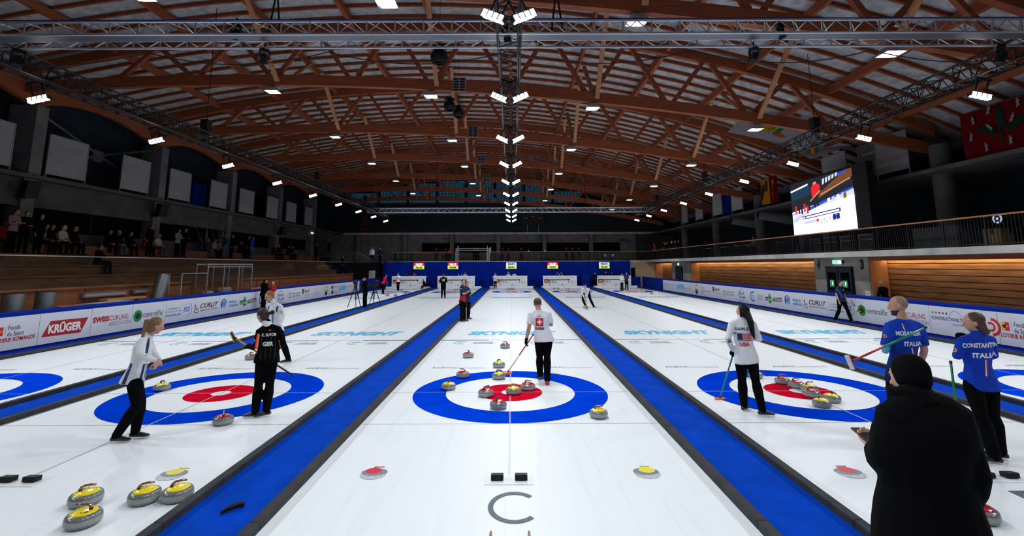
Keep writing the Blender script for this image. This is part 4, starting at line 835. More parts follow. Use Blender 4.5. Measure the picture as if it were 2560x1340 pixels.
# ================================================================ left side props
GALV=M('galvanised_duct',(.16,.165,.17),.4,.7,var=(9,.2),vscale=(1,1,6))
for k,(x,y,lean) in enumerate(((-14.85,4.95,.0),(-14.85,5.95,.0),(-14.9,10.8,.35))):
    lab=['large corrugated metal duct opening upward behind the left board, nearest the camera','large corrugated metal duct opening upward behind the left board, second from the camera','leaning corrugated metal duct beside the glass booth behind the left board'][k]
    t=thing('ventilation_duct',lab,'duct',(x,y,0)); m=MB(); H_=1.62 if k<2 else 2.05; n=34; pts=[];rr=[]
    for i in range(n+1): s=i/n; pts.append((0,lean*s*s,H_*s)); rr.append((.245 if k<2 else .24)*(1+.03*(i%2)))
    m.tube(pts,rr,22,GALV,False); m.build('corrugated_pipe',t,smooth=True); m=MB(); c=Vector((0,lean,H_)); nz=Vector((0,2*lean,H_)).normalized(); ux=Vector((1,0,0)); uy=nz.cross(ux)
    m.ring(c,.262,.235,BLKM,ux,uy,26); m.ring(c-nz*.12,.245,0,VOID,ux,uy,26); m.build('duct_mouth',t)  # black disc down the pipe stands for the shade inside it
t=thing('glass_booth','clear glass booth with aluminium posts and top bar behind the left board','booth',(-15.35,12.1,0))
for dx in (0,.55):
    for y,h in ((0,2.1),(1.8,2.1),(1.82,2.52),(3.15,2.52),(4.5,2.52),(5.8,2.52)):
        m=MB(); m.bb((dx-.025,y,0),(dx+.025,y+.05,h),ALU); m.build('post',t)
m=MB(); m.bb((.52,1.8,2.47),(.58,5.86,2.54),ALU); m.bb((-.03,1.8,2.47),(.03,5.86,2.54),ALU); m.bb((.53,0,2.06),(.57,1.85,2.1),ALU); m.bb((.53,1.85,2.36),(.57,5.8,2.40),ALUD); m.build('top_bar',t)
for y0,y1,h in ((.06,1.78,2.05),(1.9,3.12,2.45),(3.22,4.47,2.45),(4.57,5.78,2.45)):
    m=MB(); m.bb((.545,y0,.05),(.555,y1,h),GLASS); m.build('glass_pane',t)
for k,(y,z,c) in enumerate(((14.5,.35,(200,190,185)),(15.6,.5,(150,120,95)),(16.9,.75,(175,165,165)))):
    pass
m=MB(); m.box((-15.25,16.2,.65),(.35,.9,1.3),M('crumpled_sheet',(.25,.24,.26),.5,bump=(9,1))); o=m.build('wrapped_goods',label='pile of plastic wrapped white goods inside the glass booth',cat='package'); bevel(o,.12,3)
m=MB(); m.box((-15.0,14.4,.60),(.3,.7,1.2),M('crumpled_sheet')); o=m.build('wrapped_goods',label='crumpled white wrapping near the left end of the glass booth',cat='package'); bevel(o,.12,3)
for k,(y0,y1,z) in enumerate(((8.4,10.3,1.22),(6.6,8.2,1.10),(18.2,20.5,1.16))):
    m=MB(); m.bb((-15.2,y0,z-.08),(-14.9,y1,z),GLULAML); m.bb((-15.15,y0+.2,.0),(-15.0,y0+.3,z-.08),GLULAML); m.bb((-15.15,y1-.3,.0),(-15.0,y1-.2,z-.08),GLULAML); m.build('timber_trestle',label=['longer pale timber plank trestle behind the left board near the leaning duct','shorter pale timber plank trestle behind the left board','pale timber plank trestle behind the left board beyond the glass booth'][k],cat='trestle')
for k,(y,l,z) in enumerate(((8.0,2.0,1.28),(10.3,.8,1.30))):
    m=MB(); m.bb((-15.57,y,z),(-15.45,y+l,z+.18),M('plastic_pack',(.16,.11,.11),.3)); m.bb((-15.45,y+.1,z+.05),(-15.445,y+l-.1,z+.12),M('pack_label',(.3,.28,.28),.5)); m.build('plastic_tray',label='%s plastic wrapped tray on the left wooden stand wall'%['long','short'][k],cat='tray')
m=MB(); m.bb((-14.9,7.3,0),(-14.4,9.0,1.14),M('box_white',(.4,.4,.4),.5)); m.build('storage_box',label='pale grey box top peeking above the left board beneath the wrapped trays',cat='box')
# small items on carpets
m=MB(); m.tube([(-2.79,-4.52,.032),(-2.75,-4.46,.048),(-2.69,-4.39,.052),(-2.655,-4.36,.035)],[.014,.022,.028,.022],12,BLACK); m.build('broom_pad_cover',smooth=True,label='black curved pad lying on the left blue carpet near the camera',cat='pad')
p=G(1428,777,.03); m=MB(); m.box(p,(.07,.12,.035),BLACK); m.box(p+Vector((.05,-.06,.0)),(.04,.05,.03),WHITE); m.build('small_device',label='tiny black and white object on the blue carpet right of the middle sheet',cat='device')
# back balcony furniture
def stool(x,y,label):
    t=thing('bar_stool',label,'stool',(x,y,2.86)); m=MB(); m.lathe([(0,.74),(.18,.74),(.18,.78),(0,.78)],14,BLKM); m.build('seat',t)
    for a,b in ((-1,-1),(-1,1),(1,-1),(1,1)):
        m=MB(); m.tube([(a*.1,b*.1,.74),(a*.2,b*.2,0)],.014,5,BLKM); m.build('leg',t)
stool(-7.9,46,'black bar stool left of the high table on the back balcony'); stool(-3.9,46.3,'black bar stool seen through the steel goal frame'); 
for k,(x,w) in enumerate(((-6.9,1.9),(1.2,1.9),(3.3,1.4),(6.2,1.6),(8.4,1.5),(-12.6,2.0))):
    t=thing('high_table','high %s bar table on the back balcony, %s'%('wooden' if k==0 else 'dark',['left of the steel frame','right of the middle column','third from the right','second from the right','furthest right','furthest left'][k]),'table',(x,46.2,2.86)); m=MB(); m.bb((-w/2,-.35,1.02),(w/2,.35,1.07),WOODB if k==0 else BLKM); m.build('table_top',t)
    for dx in (-w/2+.08,w/2-.08):
        m=MB(); m.bb((dx-.03,-.3,0),(dx+.03,.3,1.02),WOODB if k==0 else BLKM); m.build('leg',t)
for k,(x,c) in enumerate(((10.9,(40,60,60)),(11.8,(20,35,95)))):
    m=MB(); m.box((x,46.5,3.36),(.5,.5,1.0),M('bin_%d'%k,L(*c),.6)); m.box((x,46.23,3.5),(.3,.02,.3),GREYL); o=m.build('waste_bin',label='%s wheeled waste bin on the back balcony'%['dark green','blue'][k],cat='bin'); bevel(o,.04)
for k,(x,y) in enumerate(((2.0,46.2),(3.9,46.2))):
    m=MB(); m.lathe([(0,0),(.06,.02),(.10,.1),(.08,.19),(0,.22)],14,PWH,(x,y,3.93)); m.build('globe_ornament',smooth=True,label='small white globe on a table on the back balcony, %s of two'%['left','right'][k],cat='ornament')
# ================================================================ curling stones and brooms
GRAN=M('granite',(.17,.185,.18),.22,spec=.6,var=(160,.75),coat=.3); GRANB=M('granite_band',(.30,.34,.34),.45,spec=.4,var=(90,.3))
CRED=M('handle_cap_red',L(190,8,30),.25,spec=.6,coat=.4); CYEL=M('handle_cap_yellow',L(250,225,15),.25,spec=.5,coat=.4); HBR=M('handle_rose_metal',(.40,.24,.20),.25,.8); HDK=M('handle_black',(.015,.013,.013),.35,spec=.5)
PROTO={}
def stone_proto(col,dark):
    t=thing('curling_stone','x','curling stone')
    m=MB(); R=.1455; H=.114; prof=[(.0,0.001),(.062,.001),(.068,.004)]
    def cr(a0,a1,n):
        for i in range(n+1):
            a=a0+(a1-a0)*i/n; prof.append((.085+(R-.085)*abs(math.cos(a))**.62,H/2+H/2*math.copysign(abs(math.sin(a))**.80,math.sin(a))))
    cr(-PI/2*.98,-.30,8); m.lathe(prof,40,GRAN); last=prof[-1]
    prof=[last]; cr(-.28,.28,4); m.lathe(prof,40,GRANB); last=prof[-1]
    prof=[last]; cr(.30,PI/2*.98,8); prof.append((.0,H)); m.lathe(prof,40,GRAN); m.build('granite_body',t,smooth=True)
    m=MB(); m.lathe([(.106,H-.008),(.107,H+.001),(.098,H+.009),(.05,H+.016),(0,H+.018)],36,col); m.build('handle_cap',t,smooth=True)
    m=MB(); m.lathe([(.107,H-.009),(.1115,H-.005),(.108,H-.001)],36,HDK); m.build('cap_rim',t,smooth=True)
    m=MB(); pts=[(.055,0,H+.010),(.055,0,H+.030),(.045,0,H+.050),(.022,0,H+.060),(-.03,0,H+.063),(-.075,0,H+.060)]
    m.tube(pts,[.014,.014,.013,.0125,.0125,.010],12,HDK if dark else HBR); m.build('handle',t,smooth=True)
    m=MB(); m.tube([(.055,0,H+.012),(.055,0,H+.034)],.0165,12,HDK); m.build('handle_collar',t,smooth=True)
    for k in range(5):
        if k>1: break
    m=MB(); m.tube([(.01,-.062,H+.0135),(.01,-.062,H+.0175)],.008,10,HBR); m.box((.045,-.055,H+.016),(.03,.014,.003),HDK,Matrix.Rotation(.5,3,'Z')); m.build('serial_plate',t)
    reg(t); return t
def stone(x,y,col,dark,rz,label):
    k=(col,dark); mt=CRED if col=='red' else CYEL
    if k not in PROTO: PROTO[k]=t=stone_proto(mt,dark)
    else: t=dup(PROTO[k])
    t.location=(x,y,0.002); t.rotation_euler=(0,0,rz); t['label']=label; t['group']='curling stones on the ice'
    return t
STN_=[(-.17,4.9,'red',1,.3,'red-capped stone furthest up the middle sheet, beyond the hog line side'),
(-1.12,3.48,'red',1,1.4,'red-capped stone alone left of centre, behind the middle rings'),
(-.28,2.24,'yellow',1,2.2,'yellow-capped stone just beyond the middle rings, behind another yellow one'),
(-.25,1.08,'yellow',1,2.6,'yellow-capped stone on far blue ring beside the orange broom head'),
(-1.03,1.21,'red',0,-.5,'red-capped stone on upper left edge of the middle blue ring'),
(-1.21,.22,'yellow',1,1.6,'yellow-capped stone on the left of the middle blue ring'),
(-.45,-.29,'red',1,-2.4,'red-capped stone on left edge of the middle red ring'),
(.06,-.13,'yellow',0,3.0,'yellow-capped stone covering the button of the middle rings'),
(.34,.16,'red',0,2.6,'red-capped stone on right of the middle red ring, behind the yellow one'),
(-.20,-1.04,'red',1,-2.2,'red-capped stone nearest the camera inside the middle rings'),
(1.41,-1.54,'yellow',0,2.9,'yellow-capped stone outside the middle rings at lower right'),
(-6.83,.24,'yellow',1,2.7,'yellow-capped stone on the left rings behind the woman in white'),
(-6.76,3.32,'red',1,2.6,'red-capped stone behind the woman in the black jacket'),
(-4.41,-1.79,'red',0,-1.1,'red-capped stone below the left blue ring, near the black shoes'),
(-4.33,-4.26,'yellow',0,3.5,'yellow-capped stone at lower left, rear of the overlapping pair'),
(-4.0,-4.66,'yellow',0,0.2,'yellow-capped stone at lower left, nearest to the camera'),
(-3.76,-4.22,'yellow',0,3.6,'yellow-capped stone touching another, left one beside the foam strip'),
(-3.455,-4.17,'yellow',0,3.6,'yellow-capped stone touching the foam strip at lower left'),
(5.23,1.07,'yellow',1,0,'stone half hidden behind the dark haired woman in white'),
(5.52,.56,'red',0,2.7,'red-capped stone leftmost of the cluster on the right rings'),
(5.61,.24,'red',0,2.3,'red-capped stone second in the cluster on the right rings'),
(5.69,-.05,'yellow',0,3.2,'yellow-capped stone in the middle of the cluster, behind a red one'),
(5.5,-.42,'red',0,2.8,'red-capped stone in front of the button of the right rings'),
(5.66,-.73,'yellow',1,.8,'yellow-capped stone rear right of the cluster, with black top'),
(5.3,-1.02,'yellow',0,1.9,'yellow-capped stone nearest the camera in the right cluster'),
(4.46,-4.64,'red',0,1.2,'red-capped stone at lower right beside the person in black'),
(-.145,-5.23,'red',0,-1.57,'red-capped stone cut by the bottom edge below the letter C'),
(.175,-5.23,'yellow',0,-1.57,'yellow-capped stone cut by the bottom edge below the letter C'),
(4.17,17.78,'yellow',1,0,'moving stone in front of the sweeper halfway down the sheet'),
(-9.96,29.4,'red',1,0,'red-capped stone, left one of two by the far leftmost rings'),(-9.2,28.9,'red',1,1,'red-capped stone, right one of two by the far leftmost rings'),(-9.3,32.6,'yellow',1,2,'stone at the right edge of the far leftmost rings'),
(-.4,38.9,'yellow',1,0,'left stone of the three behind the far middle rings'),(-.1,39.0,'red',1,1,'centre stone of the three behind the far middle rings'),(.2,38.9,'yellow',1,2,'right stone of the three behind the far middle rings'),
(-2.0,39.5,'yellow',1,0,'stone at the far left corner of the middle sheet'),(-4.6,38.9,'yellow',1,1,'stone behind the far rings of the second sheet'),
(4.3,39.3,'yellow',1,0,'left stone of two behind the far rings of the fourth sheet'),(4.7,39.3,'red',1,1,'right stone of two behind the far rings of the fourth sheet'),
(11.8,34.4,'yellow',1,0,'grey stone left of the red one on far rightmost rings'),(12.2,34.4,'red',1,1,'red-capped stone on the far rightmost rings'),(11.65,30.7,'yellow',1,.5,'stone in front of the far rightmost rings')]
for s_ in STN_: stone(*s_)
def broom(hand_lo,end,head,label,shaft,shaft2,headc,pad,rz_head=0,hn=None,r=.0135):
    # shaft from head to end; head pad at 'head'
    a=Vector(head);b=Vector(end); t=thing('curling_broom',label,'broom',a); d=(b-a); L_=d.length; u=d.normalized()
    mid=.45
    m=MB(); m.tube([u*.03,u*L_*mid],r,10,shaft2); m.build('lower_shaft',t,smooth=True)
    m=MB(); m.tube([u*L_*mid,u*(L_-.02)],r*1.05,10,shaft); m.build('upper_shaft',t,smooth=True)
    m=MB(); m.tube([u*(L_-.03),u*L_],r*1.25,10,HDK); m.build('end_cap',t)
    x=Vector((math.cos(rz_head),math.sin(rz_head),0)) if hn is None else Vector(hn[0]).normalized()
    n=Vector((0,0,1)) if hn is None else Vector(hn[1]).normalized(); y=n.cross(x).normalized(); R=Matrix((x,y,n)).transposed()
    m=MB(); pts=[]
    m.box((0,0,0),(.19,.065,.022),headc,R); o=m.build('broom_head',t); bevel(o,.01,3)
    m=MB(); m.box(-n*.018,(.18,.06,.016),pad,R); o=m.build('brush_pad',t); bevel(o,.006,2)
    m=MB(); m.tube([n*.0,u*.05],.017,8,HDK); m.build('hinge',t)
    return t
# ================================================================ people
TMP=bpy.data.collections.new('tmp'); COL.children.link(TMP)
class Vol:
    # collects closed lofts, then voxel-fuses them into one smooth continuous surface
    def __init__(s): s.v=[];s.f=[]
    def loft(s,rings,n=14):
        b=len(s.v)
        for c,ax,ay in rings:
            for k in range(n): a=2*PI*k/n; s.v.append(c+ax*math.cos(a)+ay*math.sin(a))
        for i in range(len(rings)-1):
            for k in range(n): k2=(k+1)%n; s.f.append((b+i*n+k,b+i*n+k2,b+(i+1)*n+k2,b+(i+1)*n+k))
        s.f.append(tuple(b+k for k in range(n-1,-1,-1))); e=b+(len(rings)-1)*n; s.f.append(tuple(e+k for k in range(n)))
    def limb(s,pts,rad,n=12,flat=None,caps=True):
        P=[Vector(p) for p in pts]; R=list(rad); rings=[]
        d0=(P[1]-P[0]).normalized(); x=d0.cross(Vector(flat[1]) if flat else (Vector((0,0,1)) if abs(d0.z)<.9 else Vector((0,1,0)))).normalized()
        if x.length<.1: x=Vector((1,0,0))
        for i,p in enumerate(P):
            d=(P[min(i+1,len(P)-1)]-P[max(i-1,0)]).normalized(); x=(x-d*x.dot(d)).normalized(); y=d.cross(x); f=flat[0] if flat else 1
            rings.append((p,x*R[i],y*R[i]*f))
        if caps:
            c,x0,y0=rings[0]; d=(P[0]-P[1]).normalized(); rings=[(c+d*R[0]*.9,x0*.35,y0*.35),(c+d*R[0]*.6,x0*.8,y0*.8)]+rings
            c,x0,y0=rings[-1]; d=(P[-1]-P[-2]).normalized(); rings+=[(c+d*R[-1]*.6,x0*.8,y0*.8),(c+d*R[-1]*.9,x0*.35,y0*.35)]
        s.loft(rings,n)
    def ell(s,c,ax,ay,az,n=14,m=9):
        rings=[]
        for i in range(m+1):
            a=-PI/2+PI*(i+.15)/(m+.3); rings.append((Vector(c)+Vector(az)*math.sin(a),Vector(ax)*math.cos(a),Vector(ay)*math.cos(a)))
        s.loft(rings,n)
    def fuse(s,name,vox,mats,parent,sm=3,label=None,cuts=None):
        me=bpy.data.meshes.new('tmp'); me.from_pydata(s.v,[],s.f); o=bpy.data.objects.new('tmp',me); TMP.objects.link(o)
        r=o.modifiers.new('r','REMESH'); r.mode='VOXEL'; r.voxel_size=vox; r.adaptivity=0
        q=o.modifiers.new('s','SMOOTH'); q.factor=.5; q.iterations=sm
        dg=bpy.context.evaluated_depsgraph_get(); nm=bpy.data.meshes.new_from_object(o.evaluated_get(dg))
        bpy.data.objects.remove(o); bpy.data.meshes.remove(me); nm.name=name
        if cuts:
            bm=bmesh.new(); bm.from_mesh(nm)
            for co,no in cuts: bmesh.ops.bisect_plane(bm,geom=bm.verts[:]+bm.edges[:]+bm.faces[:],plane_co=co,plane_no=no,clear_outer=True)
            bm.to_mesh(nm); bm.free()
        nm.materials.clear(); nm.materials.append(mats)
        nm.polygons.foreach_set('use_smooth',[True]*len(nm.polygons))
        if parent is not None: nm.transform(Matrix.Translation(-parent.location))
        w=bpy.data.objects.new(name,nm); COL.objects.link(w)
        if parent is not None: w.parent=parent
        if label: w['label']=label
        return w
def lerp(a,b,t): return a+(b-a)*t
def hand_geo(v,wr,d,pn,side,S_,curl=.5,grow=0.0,spread=.0):
    # wr wrist, d hand direction, pn palm normal (the way fingers curl), side: unit across towards thumb
    d=d.normalized(); pn=(pn-d*pn.dot(d)).normalized(); x=d.cross(pn).normalized()
    if x.dot(side)<0: x=-x
    L_=.085*S_; v.limb([wr,wr+d*L_*.5,wr+d*L_],[.030*S_+grow,.038*S_+grow,.040*S_+grow],12,flat=(.42,tuple(x)),caps=True) if 0 else v.loft([(wr-d*.01,x*.026*S_,pn*.019*S_),(wr+d*.02*S_,x*(.033*S_+grow),pn*(.016*S_+grow)),(wr+d*L_*.6,x*(.041*S_+grow),pn*(.015*S_+grow)),(wr+d*L_,x*(.040*S_+grow),pn*(.013*S_+grow)),(wr+d*(L_+.008),x*(.03*S_),pn*(.008*S_))],12)
    for i,(off,ln) in enumerate(((.030,.072),(.011,.082),(-.010,.076),(-.030,.060))):
        p=wr+d*(L_-.008)+x*off*S_; a=curl*.45; pts=[p]
        for j,fr in enumerate((.42,.32,.26)):
            dd=(d*math.cos(a)+pn*math.sin(a)+x*off*spread*4).normalized(); p=p+dd*ln*S_*fr; pts.append(p); a+=curl*(.95 if j==0 else .8)
        v.limb(pts,[(.0092)*S_+grow,.0088*S_+grow,.0082*S_+grow,.007*S_+grow],8)
    p=wr+d*L_*.22+x*.026*S_; pts=[p]; a=.75
    for fr in (.045,.034,.026): dd=(d*math.cos(a)+x*math.sin(a)+pn*.35*curl).normalized(); p=p+dd*fr*S_; pts.append(p); a-=.28+.25*curl
    v.limb(pts,[.0125*S_+grow,.011*S_+grow,.0098*S_+grow,.008*S_+grow],8)
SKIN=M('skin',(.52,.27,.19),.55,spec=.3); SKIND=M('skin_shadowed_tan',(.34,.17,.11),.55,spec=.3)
EYE=M('eye_dark',(.01,.008,.008),.3); LIP=M('lips',(.38,.08,.07),.5)
HM={'brown':M('hair_brown',(.075,.032,.018),.5,spec=.4,bump=(60,.6),vscale=(1,1,.2)),'black':M('hair_black',(.005,.0045,.005),.5,spec=.18,bump=(60,.5),vscale=(1,1,.2)),'light':M('hair_light_brown',(.20,.10,.055),.5,spec=.4,bump=(60,.6),vscale=(1,1,.2)),
'ginger':M('hair_ginger',(.27,.12,.05),.6,bump=(80,.8)),'dark':M('hair_dark_brown',(.028,.013,.009),.5,bump=(60,.6)),'grey':M('hair_grey',(.3,.29,.28),.6),'blond':M('hair_blond',(.42,.27,.12),.55,bump=(60,.6)),'stubble':M('shaved_scalp',(.30,.19,.15),.6)}
def fab(key,c,rough=.8,b=.9): return M('fabric_'+key,c,rough,spec=.15,bump=(7,b))
FBK=M('fabric_black',(.0028,.0028,.0032),.9,spec=.06,bump=(7,.5)); FWH=fab('white',(.70,.72,.76)); FNV=fab('navy',(.008,.02,.07)); FRD=fab('red',(.55,.012,.02)); FBL=fab('royal_blue',(.004,.04,.42)); FGR=fab('grey',(.2,.21,.22)); FCR=fab('cream',(.40,.34,.29)); FDJ=fab('denim',(.05,.085,.13)); FPK=fab('dusky_pink',(.22,.13,.14)); FTB=fab('teal_denim',(.05,.10,.13))
SHOE=M('shoe_leather',(.012,.012,.014),.4,spec=.5); SHOEB=M('shoe_navy',(.01,.02,.06),.45)
def person(name_label,J,top,pants,hair='brown',H=1.75,vox=.02,loc=None,sleeve='long',style='short',shoes=SHOE,skin=SKIN,face=True,puffy=0.0,hands='skin',curl=.6,collar=None,cap=None,group=None,beard=False,hem=.0,bodyc=None,cat='person',palm=None,wide=1.0,fitleg=1.0,hs=1.0):
    J={k:Vector(v) for k,v in J.items()}; S_=H/1.75; near=vox<.015
    base=loc if loc is not None else Vector(((J['anL'].x+J['anR'].x)/2,(J['anL'].y+J['anR'].y)/2,min(J['anL'].z,J['anR'].z)-.08*S_))
    t=thing('person',name_label,cat,base,0,group)
    hipc=(J['hiL']+J['hiR'])/2; shc=(J['shL']+J['shR'])/2; nk=J['nk']; hd=J['hd']
    xh=(J['hiR']-J['hiL']).normalized(); xs_=(J['shR']-J['shL']).normalized(); up=(shc-hipc).normalized()
    fw=up.cross(xs_)*-1 if 0 else xs_.cross(up)*-1
    fw=(up.cross(xs_)).normalized(); fh=(up.cross(xh)).normalized()      # forward = up x right
    if 'fwd' in J: 
        if fw.dot(J['fwd'])<0: fw=-fw; 
        if fh.dot(J['fwd'])<0: fh=-fh
    def torso(v,g,lo=-.10,neck=True,gar=False):
        def R(tt,w,dp,sh=0):
            c=lerp(hipc,shc,tt); x=lerp(xh,xs_,max(0,min(1,tt))).normalized(); f=lerp(fh,fw,max(0,min(1,tt))).normalized(); return (c+f*sh*S_,x*(w*wide*S_+g),f*(dp*S_+g))
        rg=([R(lo,.194,.146,-.012),R(lo*.5,.190,.138,-.014)] if gar else [R(lo,.10,.07,-.01),R(lo*.5,.155,.105,-.012)])+[R(0.05,.186 if gar else .168,.124 if gar else .112,-.012),R(.22,.168 if gar else .150,.108 if gar else .100,0),R(.42,.138,.094,.006),R(.62,.155,.108,.012),R(.82,.172,.112,.006),R(.94,.165,.092,0),R(1.03,.12,.07,0)]
        if neck: rg.append((lerp(shc,nk,.75)+up*.01,xs_*(.058*S_+g*.6),fw*(.058*S_+g*.6)))
        v.loft(rg,16)
    def arm(v,s,g,end=1.0,r0=.056,caps=True):
        sh,el,wr=J['sh'+s],J['el'+s],J['wr'+s]; inn=lerp(sh,shc,.30)-up*.01*S_
        v.limb([lerp(shc,nk,.35)+(sh-shc)*.25,lerp(sh,shc,.12)+up*.008*S_],[.055*S_+g,.050*S_+g],10)
        pts=[inn,sh,lerp(sh,el,.4),el]; rr=[.055,r0,.047,.040]
        if end>.99: pts+=[lerp(el,wr,.3),lerp(el,wr,.75),wr]; rr+=[.041,.032,.027]
        else: pts=[inn,sh,lerp(sh,el,.45),lerp(sh,el,.80)]; rr=[.055,.057,.055,.058]
        v.limb(pts,[r*S_+g for r in rr],12,caps=caps)
    def leg(v,s,g,fl=1.0):
        hi,kn,an=J['hi'+s],J['kn'+s],J['an'+s]
        v.limb([hi-up*.01,lerp(hi,kn,.2),lerp(hi,kn,.6),kn,lerp(kn,an,.28),lerp(kn,an,.7),an],[(.076)*S_+g,.090*S_+g,.074*S_+g,.056*S_+g,(.055*fl)*S_+g,(.045*fl)*S_+g,(.040*fl)*S_+g],14)
    fdir={}
    for s in 'LR':
        an=J['an'+s]; toe=J.get('to'+s); fdir[s]=((toe-an) if toe else fh*.2)
    hf=J.get('face',fw).normalized(); hu=(hd-nk).normalized(); hu=(hu*.6+Vector((0,0,.4))).normalized(); hf=(hf-hu*hf.dot(hu)).normalized(); hx=hf.cross(hu).normalized()
    # ---- body: one continuous skin surface
    v=Vol(); torso(v,0); 
    for s in 'LR':
        arm(v,s,0); leg(v,s,0)
        f=fdir[s].normalized(); an=J['an'+s]; v.limb([an,an+f*.05*S_-Vector((0,0,.035*S_)),an+f*.15*S_-Vector((0,0,.05*S_))],[.035*S_,.035*S_,.022*S_],10)
        wr=J['wr'+s]; el=J['el'+s]; d=(wr-el).normalized()
        hdv=J.get('hand'+s,d); pn=J.get('palm'+s,(hipc-wr)); sd=J.get('thumb'+s,fw)
        if near: hand_geo(v,wr,hdv,pn,sd,S_,curl)
        elif vox<.022:
            v.loft([(wr,pn.normalized()*.02,d.cross(pn).normalized()*.028),(wr+d*.09,pn.normalized()*.016,d.cross(pn).normalized()*.042),(wr+d*.17,pn.normalized()*.012,d.cross(pn).normalized()*.03)],8)
        else: v.limb([wr,wr+d*.06,wr+d*.14],[.028,.038,.028],8)
    v.limb([shc+up*.01,nk,lerp(nk,hd,.55)],[.062*S_,.055*S_,.054*S_],12)
    k=S_*hs
    v.ell(hd+hf*-.012*k+hu*.025*k,hx*.075*k,hf*.095*k,hu*.095*k,18,12)      # cranium
    v.loft([(hd+hu*.05*k+hf*.02*k,hx*.068*k,hf*.072*k),(hd+hf*.022*k,hx*.066*k,hf*.072*k),(hd-hu*.045*k+hf*.025*k,hx*.057*k,hf*.064*k),(hd-hu*.085*k+hf*.034*k,hx*.042*k,hf*.046*k),(hd-hu*.112*k+hf*.045*k,hx*.022*k,hf*.026*k)],16)
    if vox<.024:
        v.limb([hd+hf*.088*k+hu*.015*k,hd+hf*.108*k-hu*.028*k],[.008*k+ (0 if near else .004),.013*k],8)   # nose
        for q in (-1,1): v.ell(hd+hx*q*.074*k-hf*.008*k-hu*.005*k,hx*.012*k,hf*.020*k,hu*.032*k,8,6)
        for q in (-1,1): v.ell(hd+hx*q*.03*k+hf*.083*k+hu*.022*k,hx*.022*k,hf*.008*k,hu*.006*k,8,5)      # brows
    body=v.fuse('body',vox if not near else min(vox,.0075),skin if bodyc is None else bodyc,t,2 if near else 2)
    # ---- clothing
    cuts=None
    if top:
        v=Vol(); torso(v,.012+puffy,lo=-.13-hem,gar=True); 
        if style!='nocollar': v.limb([lerp(shc,nk,.4),lerp(shc,nk,1.0)+up*.01],[.072*S_,.064*S_],12)
        for s in 'LR': arm(v,s,.010+puffy*.8,end=1.0 if sleeve=='long' else .5,caps=False)
        g=v.fuse('jacket' if sleeve=='long' else 'shirt',vox,top,t,5); t['_top']=g.name
    v=Vol()
    c0=hipc-up*.07*S_
    v.loft([(lerp(hipc,shc,.20),xh*(.145*wide*S_+.004),fh*(.10*S_)),(lerp(hipc,shc,.02),xh*(.168*wide*S_+.004),fh*(.116*S_)),(hipc-up*.06*S_,xh*.15*S_,fh*.105*S_),(hipc-up*.11*S_,xh*.09*S_,fh*.07*S_)],16)
    for s in 'LR': leg(v,s,.010,1.25*fitleg)
    v.fuse('trousers',vox,pants,t,3)
    for s in 'LR':
        v=Vol(); an=J['an'+s]; f=Vector((fdir[s].x,fdir[s].y,fdir[s].z if 'free'+s in J else 0)).normalized(); sx=f.cross(Vector((0,0,1))).normalized(); uz=sx.cross(f); g=an-uz*.075*S_
        v.loft([(g-f*.075*S_+uz*.028*S_,sx*.022*S_,uz*.022*S_),(g-f*.05*S_+uz*.038*S_,sx*.036*S_,uz*.037*S_),(g+uz*.045*S_,sx*.040*S_,uz*.044*S_),(g+f*.06*S_+uz*.037*S_,sx*.043*S_,uz*.036*S_),(g+f*.13*S_+uz*.027*S_,sx*.046*S_,uz*.026*S_),(g+f*.175*S_+uz*.02*S_,sx*.036*S_,uz*.019*S_),(g+f*.195*S_+uz*.017*S_,sx*.016*S_,uz*.012*S_)],14)
        v.limb([an-Vector((0,0,.01)),an+Vector((0,0,.02))],[.045*S_,.045*S_],10)
        v.fuse('shoe',max(vox*.75,.008),shoes,t,2)
    if hands=='glove':
        for s in 'LR':
            v=Vol(); wr=J['wr'+s]; d=(wr-J['el'+s]).normalized()
            if near: hand_geo(v,wr,J.get('hand'+s,d),J.get('palm'+s,(hipc-wr)),J.get('thumb'+s,fw),S_,curl,.0045); v.limb([wr-d*.04,wr],[.034*S_,.034*S_],10)
            else: v.limb([wr-d*.02,wr+d*.06,wr+d*.14],[.036,.046,.034],8)
            v.fuse('glove',.0075 if near else vox,FBK,t,2)
    # ---- hair / hat
    if hair and not cap:
        v=Vol(); hm=HM[hair]
        if hair=='stubble': v.ell(hd-hf*.020*k+hu*.030*k,hx*.0765*k,hf*.090*k,hu*.0925*k,20,12)
        else:
            v.ell(hd-hf*.026*k+hu*.040*k,hx*.083*k,hf*.094*k,hu*.090*k,20,12)
            if style=='short' : v.ell(hd-hf*.045*k-hu*.01*k,hx*.075*k,hf*.06*k,hu*.075*k,14,9)
            if style in('long','pony','bun','wavy'): v.ell(hd-hf*.042*k-hu*.02*k,hx*.082*k,hf*.068*k,hu*.095*k,14,9)
            if style=='pony':
                b=hd-hf*.10*k+hu*.055*k; e=J.get('pony',b-hf*.06-Vector((0,0,.30))); v.limb([b,b-hf*.045*k+hu*.005*k,lerp(b-hf*.05*k,e,.45),e],[.022*k,.028*k,.026*k,.008*k],10)
            if style=='bun': b=J.get('pony',hd-hf*.125*k+hu*.03*k); v.ell(b,hx*.04*k,hf*.045*k,hu*.042*k,12,8); v.limb([hd-hf*.08*k,b],[.03*k,.03*k],8)
            if style in('long','wavy'):
                e=J.get('pony',hd-hf*.09-Vector((0,0,.33))); b=hd-hf*.075*k; v.limb([b,lerp(b,e,.35)-hf*.02,lerp(b,e,.7),e],[.075*k,.07*k,.055*k,.02*k],14,flat=(.6,tuple(hf)))
            for q in (-1,1):
                if style in('long','wavy') : v.limb([hd+hx*q*.072*k+hu*.03*k-hf*.01*k,hd+hx*q*.075*k-hu*.09*k-hf*.03*k],[.02*k,.022*k],8)
